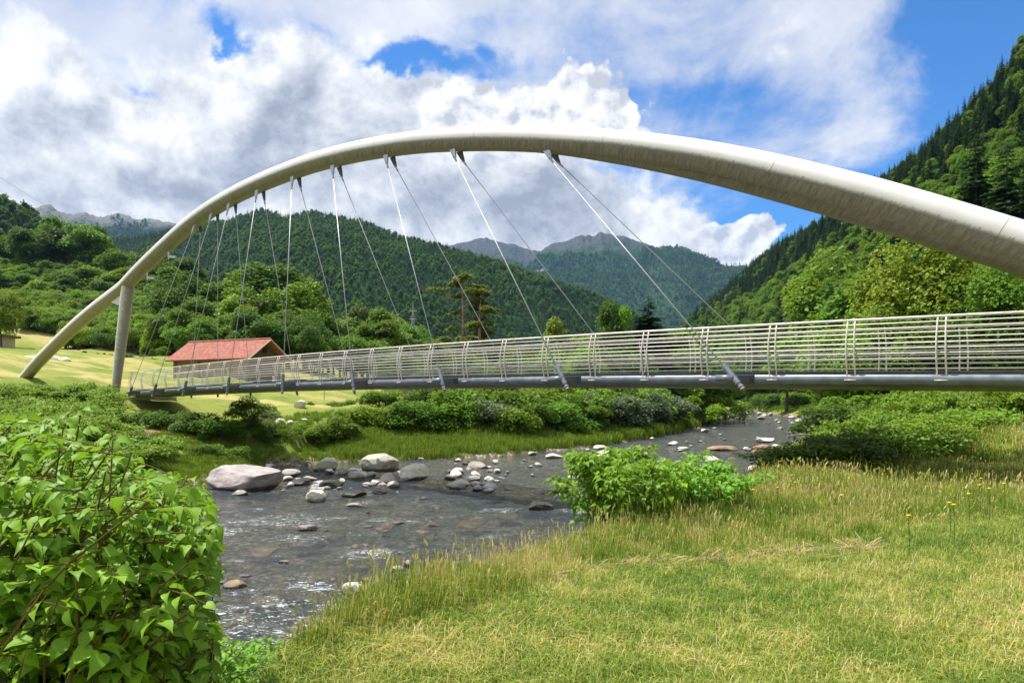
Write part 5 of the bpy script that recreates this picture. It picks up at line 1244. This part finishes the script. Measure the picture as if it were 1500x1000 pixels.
# ------------------------------------------------------------------ knotweed
def knot_clump(seed, H, Rc, n, leaf, tmpl=RH, matn='knot_far', stems=26):
    r = np.random.RandomState(seed); b = MB(); P = []; D = []; Nn = []; S = []; lv = []
    per = n // stems
    for k in range(stems):
        a = r.uniform(0, 6.28); q = math.sqrt(r.rand()); root = np.array([math.cos(a), math.sin(a), 0]) * q * Rc * .55
        ln = np.array([math.cos(a), math.sin(a), 0]) * q * Rc * r.uniform(.35, .75); h = H * r.uniform(.72, 1.05) * (1 - .25 * q)
        v0 = r.rand()
        t_ = np.linspace(0, 1, 9); path = root + ln * (t_ ** 1.8)[:, None] + np.array([0, 0, 1]) * (h * (t_ - .12 * t_ ** 3))[:, None] + np.stack([np.sin(t_ * 9 + a), np.cos(t_ * 8 + a), t_ * 0], 1) * .02 * H
        b.tube(path, np.linspace(.010, .003, 9) * H * .8, 5)
        m_ = int(per * r.uniform(.8, 1.2))
        for j in range(m_):
            t = .18 + .82 * r.rand() ** .7; i = t * 8; i0 = min(7, int(i)); p = path[i0] + (path[i0 + 1] - path[i0]) * (i - i0)
            aa = r.uniform(0, 6.28); rad = Rc * .30 * r.rand() ** .7 * (1.15 - .5 * t); o_ = np.array([math.cos(aa), math.sin(aa), 0])
            P.append(p + o_ * rad + np.array([0, 0, rad * r.uniform(-.1, .35)])); D.append(o_ + r.normal(size=3) * .35 + np.array([0, 0, -.28])); Nn.append(np.array([0, 0, 1.1]) + o_ * .25 + r.normal(size=3) * .32); S.append(leaf * r.uniform(.6, 1.25)); lv.append(.4 * v0 + .6 * r.rand())
    v = leaves(np.array(P), np.array(D), np.array(Nn), np.array(S), np.array(lv), tmpl, .15, r.rand(len(P)) if tmpl is HEART else None)
    st_ = mesh_np('stems', np.concatenate(b.V), [np.concatenate(b.Q), np.concatenate(b.T)], M['stem'], True)
    return st_, leaf_mesh('foliage', [v], M[matn], tmpl is HEART)
KN = [knot_clump(51, 1.9, 1.6, 3000, .15), knot_clump(52, 1.7, 1.8, 3000, .15), knot_clump(53, 2.0, 1.5, 3000, .15)]
SN = ('stems', 'foliage')
r = random.Random(5)
# thicket on the left bank, in front of the meadow
cnt = 0
for i in range(900):
    x = r.uniform(-120, 225); Y = r.uniform(15, 46); X = (x - 750) / F * Y
    if X > -13.5 - max(0, 30 - Y) * .35 and Y > 24: continue
    if Y < 24 and X > -19 - (24 - Y) * .8: continue
    if Y > 34 and x > 205 - (Y - 34) * 4: continue
    if 35 < Y < 42 and -23.5 < X < -17.5: continue
    if Y < 34 and X > -16.5: continue
    z0 = gz(X, Y); top = E + (HZ - (547 if x < 150 else 547 + (x - 150) * .7)) / F * Y
    h = min(2.1, top - z0)
    if h < .9: continue
    plant(None, KN[cnt % 3], X, Y, (1.0, 1.0, h / 1.9 * r.uniform(.7, 1.08)), 'leafy knotweed clump in the bright thicket on the left bank before the meadow', 'knotweed on the left bank', name='knotweed_clump', cat='knotweed', names=SN); cnt += 1
    if cnt >= 120: break
# clumps and bushes on the left bank under the deck
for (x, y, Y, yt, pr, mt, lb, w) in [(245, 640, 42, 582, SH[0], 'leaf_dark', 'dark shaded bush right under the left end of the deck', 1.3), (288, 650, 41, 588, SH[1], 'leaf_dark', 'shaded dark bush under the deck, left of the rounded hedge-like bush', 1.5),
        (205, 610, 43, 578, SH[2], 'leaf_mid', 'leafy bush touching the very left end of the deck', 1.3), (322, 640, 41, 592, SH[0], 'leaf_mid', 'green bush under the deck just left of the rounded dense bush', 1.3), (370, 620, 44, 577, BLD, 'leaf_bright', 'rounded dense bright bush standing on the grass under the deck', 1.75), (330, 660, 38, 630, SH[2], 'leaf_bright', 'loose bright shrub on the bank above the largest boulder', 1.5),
        (296, 670, 37, 636, SH[0], 'leaf_mid', 'low shrub between the brown soil and the largest boulder', 1.3), (420, 640, 44, 612, SH[2], 'leaf_bright', 'yellowish bright shrub above the stones on the bank slope', 1.5), (455, 645, 46, 600, SH[0], 'leaf_bright', 'bright loose shrub right of the grass slope under the deck', 1.3),
        (488, 645, 47, 592, SH[1], 'leaf_bright', 'taller bright shrub at the left end of the far bank shrubs', 1.4), (258, 670, 37, 640, SH[1], 'leaf_dark', 'small dark shrub beside the bare brown soil', 1.3), (392, 640, 43, 616, SH[1], 'leaf_mid', 'low shrub right of the rounded bush, above the bank stones', 1.3)]:
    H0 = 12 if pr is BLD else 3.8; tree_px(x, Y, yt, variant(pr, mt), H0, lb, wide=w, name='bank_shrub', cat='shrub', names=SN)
# right bank knotweed
cnt = 0
for (x, Y, yt) in [(1180, 21, 655), (1215, 20, 648), (1255, 20.5, 642), (1295, 21, 634), (1330, 21.5, 628), (1365, 22, 622), (1240, 25, 630), (1290, 26, 612), (1340, 27, 596), (1385, 27, 588), (1420, 28, 580), (1460, 28, 577), (1500, 28, 574), (1540, 28, 572), (1360, 32, 585), (1410, 34, 578), (1470, 34, 572), (1530, 34, 570), (1310, 33, 598), (1440, 24.5, 600), (1395, 23.5, 612), (1155, 22, 672)]:
    X = (x - 750) / F * Y; z0 = gz(X, Y); top = E + (HZ - yt) / F * Y; h = max(.9, min(4.2, (top - z0) * 1.8))
    dk = cnt < 3 or cnt == 21
    plant(None, variant(KN[cnt % 3], 'leaf_mid') if dk else KN[cnt % 3], X, Y, (.95, .95, h / 1.9), 'darker leafy clump at the low left end of the right bank thicket' if dk else 'bright leafy clump in the thicket behind the grass on the right bank',
          'darker clumps of the right bank thicket' if dk else 'bright clumps of the right bank thicket', name='knotweed_clump', cat='knotweed', names=SN); cnt += 1
# the shrub on the near bank in the middle
for i, (x, Y, H_, Rc_, n_, lb) in enumerate([(915, 9.2, 1.6, .95, 3200, 'bright leafy shrub on the near river bank, the bigger left lobe'), (1000, 10.0, 1.1, .9, 2200, 'smaller right lobe of the bright leafy shrub on the near river bank'), (1060, 11.5, .75, .6, 700, 'sparse leafy sprigs on the bank between the leafy shrub and the white slab'),
                                             (862, 8.6, .6, .55, 600, 'low loose leafy sprigs at the left foot of the bright riverbank shrub')]):
    X = (x - 750) / F * Y; pr = knot_clump(60 + i, H_, Rc_, n_, .078, HEART, 'knot', 22)
    plant(None, pr, X, Y, 1.0, lb, name='riverbank_shrub', cat='shrub', names=SN, sink=.05, rz=0, z=max(gz(X, Y), E - 2.15) - .03)
# ---- the big foreground knotweed: arching reddish stems with heart-shaped leaves
def big_knotweed(seed, roots, sil, nst, leafsz, dens, name, label, lean=.45, hr=(1.9, 4.6)):
    r = np.random.RandomState(seed); b = MB(); P = []; D = []; Nn = []; S = []; lv = []
    sx = [p[0] for p in sil]; sy = [p[1] for p in sil]
    def ok(p):
        if p[1] < 2.15: return False
        x = 750 + p[0] / p[1] * F; y = HZ - (p[2] - E) / p[1] * F
        return y > float(np.interp(x, sx, sy)) - r.uniform(-6, 10)
    for k in range(nst):
        (x0, x1, y0, y1) = roots; rt = np.array([r.uniform(x0, x1), r.uniform(y0, y1), 0]); rt[2] = max(.3, gz(rt[0], rt[1])) - .05
        a = r.uniform(-.9, 1.7); out = np.array([math.cos(a), math.sin(a) * .7 - .25, 0]); L = r.uniform(.3, 1.0) * lean
        h = r.uniform(*hr); n = 16; t = np.linspace(0, 1, n)
        zig = np.stack([np.sin(t * 40 + k), np.cos(t * 37 + k), t * 0], 1) * .012
        path = rt + out * L * (t ** 2)[:, None] * h + np.array([0, 0, 1.]) * (h * (t - .22 * t ** 3))[:, None] + zig
        good = [i for i in range(n) if ok(path[i])]
        if len(good) < 5: continue
        last = n - 1
        for i in range(n):
            if not ok(path[i]) and i > 3: last = i - 1; break
        if last < 4: continue
        path = path[:last + 1]; b.tube(path, np.linspace(.009, .003, len(path)), 6)
        v0 = r.rand()
        for i in range(3, len(path)):
            fr = i / (n - 1)
            for s_ in range(2):                                # side twigs with alternate leaves, lying nearly flat
                ang = r.uniform(0, 6.28); tw = np.array([math.cos(ang), math.sin(ang) - .2, r.uniform(-.05, .35)]); tw /= np.linalg.norm(tw); TL = r.uniform(.12, .55) * (1.15 - .6 * fr) * dens
                tp = path[i] + tw * TL * np.linspace(0, 1, 6)[:, None] + np.array([0, 0, -.12]) * (np.linspace(0, 1, 6) ** 2)[:, None] * TL
                if not ok(tp[-1]): continue
                b.tube(tp, np.linspace(.0030, .0014, 6), 4, cap=False)
                m_ = int(2 + TL / .042)
                for j in range(m_):
                    q = (j + .7) / m_; p = path[i] + tw * TL * q + np.array([0, 0, -.12 * q * q * TL]); sd = np.cross(tw, [0, 0, 1]) * (1 if j % 2 else -1)
                    d = tw * .55 + sd * (.9 if j < m_ - 1 else .1) + np.array([0, 0, -.30 + r.normal() * .22]); p = p + d * .018
                    if not ok(p): continue
                    P.append(p); D.append(d + r.normal(size=3) * .15); Nn.append(np.array([-.15, -.25, 1.0]) + r.normal(size=3) * .38); S.append(leafsz * r.uniform(.40, 1.22) * (1.1 - .35 * fr)); lv.append(np.clip(.2 * v0 + .45 * r.rand() + .35 * fr, 0, 1))
    T = leaves(np.array(P), np.array(D), np.array(Nn), np.array(S), np.array(lv), HEART, .22, r.rand(len(P)))
    base = np.array([(roots[0] + roots[1]) / 2, (roots[2] + roots[3]) / 2, gz((roots[0] + roots[1]) / 2, (roots[2] + roots[3]) / 2)])
    o = empty(name, base, label=label, cat='knotweed')
    s_ = b.build('stems', M['stem'], o, True); s_.location = -base
    f_ = link(bpy.data.objects.new('foliage', leaf_mesh('foliage', [T], M['knot'], True)), o); f_.location = -base
    print(name, len(P)); return o
big_knotweed(71, (-3.6, -1.55, 2.3, 4.3), [(-900, 540), (-300, 580), (0, 598), (60, 612), (120, 598), (150, 622), (190, 660), (215, 690), (245, 694), (275, 700), (308, 722), (316, 752), (296, 790), (282, 830), (274, 870), (262, 930), (232, 1000), (230, 1100), (400, 1500)], 360, .070, 1.0, 'knotweed_bush', 'huge foreground knotweed with big heart shaped green leaves filling the lower left')
big_knotweed(72, (-2.3, -1.5, 1.9, 2.9), [(-900, 800), (0, 745), (120, 760), (200, 800), (250, 860), (270, 930), (250, 1000), (230, 1100), (400, 1500)], 60, .074, .9, 'knotweed_bush', 'lower knotweed with big leaves at the bottom left corner, before the huge one')
big_knotweed(73, (-2.7, -1.45, 4.7, 6.0), [(230, 1000), (250, 960), (280, 936), (320, 928), (355, 932), (400, 938), (450, 940), (470, 990), (480, 1100)], 80, .062, .8, 'knotweed_bush', 'low yellow green leafy sprawl at the bottom, between the huge knotweed and the grass', .6, (1.5, 2.7))

# ------------------------------------------------------------------ grass
def grass_mat(name, near=True):
    m, g, out = new_mat(name); oi = g.new('ShaderNodeObjectInfo'); at_ = g.new('ShaderNodeAttribute', attribute_name='lv').outputs['Fac']; tip = g.new('ShaderNodeAttribute', attribute_name='tip').outputs['Fac']
    L = oi.outputs['Location']; n1 = g.noise(L, .55, 4, .6); n2 = g.noise(L, 2.6, 4, .6)
    p = g.sep(L)
    dry = g.add(g.add(g.mul(g.sub(n1, .5), 2.3), g.mul(g.sub(n2, .5), 1.9)), g.add(g.mul(g.sub(at_, .5), 1.2), g.mul(g.sub(oi.outputs['Random'], .5), .5)))
    # the turf is dryer towards the mown right-hand corner
    corner = g.mul(g.rng(p[0], .6, 4.0), g.rng(p[1], 7.2, 4.2)); dry = g.add(dry, g.mul(corner, .42)) if near else dry
    c = g.ramp(g.add(.31, dry), [(0.10, (0.09, 0.22, 0.012)), (.36, (0.21, 0.39, 0.020)), (.66, (0.50, 0.52, 0.055)), (.92, (0.72, 0.58, 0.20)), (1.0, (0.78, 0.63, 0.32))])
    c = g.mix(g.mul(tip, .22), c, (0.50, 0.40, 0.17, 1))
    bs = principled(g, c, .5, .3); tr = g.new('ShaderNodeBsdfTranslucent'); g.put(tr.inputs[0], c)
    mx = g.new('ShaderNodeMixShader'); mx.inputs[0].default_value = .35; g.l.new(bs, mx.inputs[1]); g.l.new(tr.outputs[0], mx.inputs[2]); g.l.new(mx.outputs[0], out.inputs[0]); return m
M['grass'] = grass_mat('grass_blades'); M['grass_far'] = leaf_mat('bank_grass', (0.10, 0.20, 0.018), (0.24, 0.32, 0.035), (.3, .4, .03), var=.25)
def tuft(seed, n, h0, h1, spread, wd, matn, bend=.5, heads=0):
    r = np.random.RandomState(seed); V = []; Q = []; T = []; L = []; tp = []; k = 0
    for i in range(n):
        a = r.uniform(0, 6.28); q = math.sqrt(r.rand()) * spread; p = np.array([math.cos(a) * q, math.sin(a) * q, -.02]); h = r.uniform(h0, h1)
        ba = r.uniform(0, 6.28); bd = np.array([math.cos(ba), math.sin(ba), 0]) * h * bend * r.rand(); sd = np.array([-math.sin(ba), math.cos(ba), 0]) * wd * r.uniform(.6, 1.3) * .5
        hd = i < heads; 
        if hd: h *= 1.35; sd *= .5; bd *= .35
        m1 = p + bd * .15 + np.array([0, 0, h * .45]); m2 = p + bd * .5 + np.array([0, 0, h * .80]); t_ = p + bd + np.array([0, 0, h * (.98 - .25 * np.linalg.norm(bd) / (h * bend + 1e-9))])
        V += [p - sd, p + sd, m1 - sd * .9, m1 + sd * .9, m2 - sd * .55, m2 + sd * .55, t_]; Q += [(k, k + 1, k + 3, k + 2), (k + 2, k + 3, k + 5, k + 4)]; T += [(k + 4, k + 5, k + 6)]
        v = r.rand() if not hd else .75; L += [v] * 7; tp += [0, 0, .2, .2, .7, .7, 1.0]; k += 7
        if hd:
            for j in range(5):
                c = m2 + (t_ - m2) * (.3 + j * .17); w_ = wd * .8
                V += [c - np.array([w_, 0, 0]), c + np.array([0, w_, -.01]), c + np.array([w_, 0, .02]), c + np.array([0, -w_, .03])]; Q.append((k, k + 1, k + 2, k + 3)); L += [.95] * 4; tp += [1.0] * 4; k += 4
    return mesh_np('tuft', V, [np.array(Q), np.array(T)], M[matn], False, {'lv': L, 'tip': tp})
srcShort = [tuft(80 + i, 40, .04, .15 + .03 * (i % 2), .16, .0080, 'grass', 1.5) for i in range(4)]
srcTall = [tuft(90 + i, 40, .16, .42, .16, .0080, 'grass', .6, 1 if i < 3 else 3) for i in range(5)]
STRAW = [(-1.6, 3.7), (-.9, 4.9), (.1, 5.6), (.83, 6.3), (2.0, 6.75), (3.6, 7.3), (7.0, 9.4), (11, 11.5), (20, 16)]
def side_of_straw(X, Y): return Y - np.interp(X, [p[0] for p in STRAW], [p[1] for p in STRAW])
def near_pts(n, seed, umax=.80, Y0=1.8, Y1=40, power=1.0):
    r = np.random.RandomState(seed); lr = r.rand(n); Y = Y0 * (Y1 / Y0) ** lr; u = r.uniform(-.80, umax, n); X = u * Y
    dn = seg_dist(X, Y, RIV[nF:]); ok = ~inside(X, Y) & (X > np.interp(Y, [-10, -2, 4.2, 5.2, 6.4, 7.9, 11.3, 14.8, 19, 28, 37, 54], [-8, -6.5, -4.2, -2.6, -1.7, -.9, 1.1, 3.5, 5.5, 9.4, 14.2, 24.5]) - .2)
    return X[ok], Y[ok], dn[ok], r
X_, Y_, dn_, r = near_pts(62000, 100)
Z_ = ground(X_, Y_); sd_ = side_of_straw(X_, Y_); edge = dn_ < 2.2
tallm = ((sd_ > 0) | edge) & (Z_ > 1.15)
wn = fbm(X_ * .5, Y_ * .5, 3, 77)
tallm &= r.rand(len(X_)) < .62
shm = ((sd_ < .25) & (Z_ > .9)) | ((Z_ > .35) & (Z_ <= 1.2) & (Y_ < 14))
dfac = np.clip(Y_ / 9, .75, 3.2) ** .75
def tallscale(X, Y, sd, edge, n):
    base = np.where(edge, .74, np.clip(.45 + sd * .22, .45, .95)); return base * (1 + .9 * fbm(X * .6, Y * .6, 3, 78)) * r.uniform(.6, 1.45, n)
Xt, Yt, Zt = X_[tallm], Y_[tallm], Z_[tallm]; n = len(Xt); ts = np.minimum(1.15, 1.0 * tallscale(Xt, Yt, sd_[tallm], edge[tallm], n)) * (.62 + .38 * np.clip(Yt / 12, .6, 1)); wf = dfac[tallm]
S3 = np.stack([ts ** .5 * wf, ts ** .5 * wf, ts], 1)
Xs, Ys, Zs = X_[shm], Y_[shm], Z_[shm]; m_ = len(Xs); ws_ = dfac[shm]
S3b = np.stack([ws_, ws_, r.uniform(.7, 1.25, m_) * np.clip(ws_, 1, 1.5)], 1)
instancer('grass', np.concatenate([np.stack([Xt, Yt, Zt], 1), np.stack([Xs, Ys, Zs], 1)]), np.concatenate([zrot(r, n, .10), zrot(r, m_, .10)]), np.concatenate([S3, S3b]),
          np.concatenate([4 + r.randint(0, 5, n), r.randint(0, 4, m_)]), srcShort + srcTall, label='yellow green meadow grass, tall along the bank and mown short in front', cat='grass', kind='stuff')
print('grass', n, m_)
# bank grass beyond the river
srcBank = [tuft(110 + i, 34, .30, .75, .38, .035, 'grass_far', .55) for i in range(4)]
r = np.random.RandomState(120); n0 = 60000; Y_ = 24 * (130 / 24) ** r.rand(n0); X_ = r.uniform(-.80, .36, n0) * Y_
df_ = seg_dist(X_, Y_, RIV[:nF]); ok = ~inside(X_, Y_) & (df_ < 13) & (df_ < seg_dist(X_, Y_, RIV[nF:])); ok &= (r.rand(n0) < np.where(df_ < 7, .8, .45)); soil = np.exp(-(((X_ + 21.5) / 4) ** 2 + ((Y_ - 39) / 5) ** 2)); ok &= (soil < .72 + .2 * r.rand(n0)) & ~((df_ < .9) & (r.rand(n0) < .7) & (Y_ < 43))
X_, Y_, df_ = X_[ok], Y_[ok], df_[ok]; Z_ = ground(X_, Y_); n = len(X_); s_ = r.uniform(.6, 1.2, n) * np.clip(Y_ / 50, .8, 1.6) * np.where(X_ > -11, 1.15, .8); s_ = np.where(X_ < -12, s_ * .75, s_)
instancer('bank_grass', np.stack([X_, Y_, Z_ - .03], 1), zrot(r, n, .1), s_, r.randint(0, 4, n), srcBank, label='lush bright green grass along the far bank of the river', cat='grass', kind='stuff'); print('bank', n)
r = np.random.RandomState(121); n0 = 5000; Y_ = r.uniform(60, 250, n0); X_ = (.25 + .45 * r.rand(n0)) * Y_; dn_ = seg_dist(X_, Y_, RIV[nF:]); ok = ~inside(X_, Y_) & (dn_ < 7); X_, Y_ = X_[ok], Y_[ok]; n = len(X_)
instancer('bank_grass', np.stack([X_, Y_, ground(X_, Y_)], 1), zrot(r, n, .1), r.uniform(1.2, 2.4, n), r.randint(0, 4, n), srcBank, label='green grass along the right bank of the upper river under the woods', cat='grass', kind='stuff')
# raked line of dry hay
r = np.random.RandomState(130); b = MB(); pts = []
M['hay'] = leaf_mat('dry_hay', (0.36, 0.26, 0.12), (0.62, 0.49, 0.28), (.5, .4, .2), var=.1)
P = []; D = []; S = []
for i in range(2600):
    t = r.rand() ** .8; X = -1.0 + 4.9 * t; Y = np.interp(X, [p[0] for p in STRAW], [p[1] for p in STRAW]) + r.normal() * (.05 + .05 * math.sin(t * 17) ** 2) - .05
    if r.rand() > .35 + .65 * t: continue
    P.append((X, Y, gz(X, Y) + .02 + abs(r.normal()) * .03)); a = r.normal() * .7 + (0 if r.rand() < .75 else 1.5); D.append((math.cos(a), math.sin(a) * .6, r.normal() * .2)); S.append(r.uniform(.10, .28))
HT = (np.array([(-.02, 0, 0), (.02, 0, 0), (.02, .5, .08), (-.02, .5, .08), (.012, 1, 0), (-.012, 1, 0)]), [np.array([(0, 1, 2, 3), (3, 2, 4, 5)])])
v = leaves(np.array(P), np.array(D, float), np.tile([0, 0, 1.], (len(P), 1)) + r.normal(size=(len(P), 3)) * .3, np.array(S), r.rand(len(P)), HT)
o = link(bpy.data.objects.new('hay', leaf_mesh('hay', [v], M['hay']))); tag(o, 'thin raked line of dry straw coloured hay across the grass', 'hay', kind='stuff')
# yellow wildflowers
M['petal'] = plain('yellow_petal', (.85, .68, .03), .6, .2, 0, .1)
FLW = [(1143, 676), (1185, 684), (1145, 693), (1158, 705), (1165, 707), (1139, 715), (1300, 687), (1293, 695), (1437, 701), (1435, 711), (1449, 716), (1471, 709), (1419, 724), (1391, 737), (1397, 740), (1331, 756), (1233, 726), (1424, 694), (1494, 683), (1350, 693), (1103, 718), (1140, 684), (1172, 700), (1160, 696)]
b = MB(); b.tube([(0, 0, -.5), (.01, 0, -.25), (0, 0, 0)], .004, 4); stm = mesh_np('stem', np.concatenate(b.V), [np.concatenate(b.Q), np.concatenate(b.T)], M['grass_far'])
T_ = []; 
for j in range(13):
    a = j * 2.4; T_.append(leaves(np.array([[0, 0, 0.]]), np.array([[math.cos(a), math.sin(a), .25 + .3 * (j % 3)]]), np.array([[0, 0, 1.]]), np.array([.032]), np.array([.5])))
hd = leaf_mesh('flower_head', T_, M['petal'])
for i, (x, y) in enumerate(FLW):
    Y = (1.62 - .50) * F / (y - HZ); 
    for _ in range(6): X = (x - 750) / F * Y; Y = (E - gz(X, Y) - .48) * F / (y - HZ)
    Y = max(6, min(16, Y)); X = (x - 750) / F * Y
    o = empty('yellow_wildflower', (X, Y, E + (HZ - y) / F * Y), label='yellow wildflower standing in the tall grass of the right bank', cat='wildflower', group='yellow wildflowers'); o.scale = (1, 1, 1)
    link(bpy.data.objects.new('stem', stm), o); link(bpy.data.objects.new('flower_head', hd), o)

# ------------------------------------------------------------------ haze
hz = MB(); hz.box((0, 4300, (1450 - 3) / 2), (14000, 9400, 1453)); hm = bpy.data.materials.new('haze_air'); hm.use_nodes = True; g = NT(hm.node_tree); g.n.clear()
pv = g.new('ShaderNodeVolumePrincipled'); pv.inputs['Color'].default_value = (.32, .60, 1.0, 1); pv.inputs['Density'].default_value = .5 / 15000; pv.inputs['Anisotropy'].default_value = .2
go = g.new('ShaderNodeOutputMaterial'); g.l.new(pv.outputs[0], go.inputs['Volume'])
tag(hz.build('haze', hm), kind='stuff')
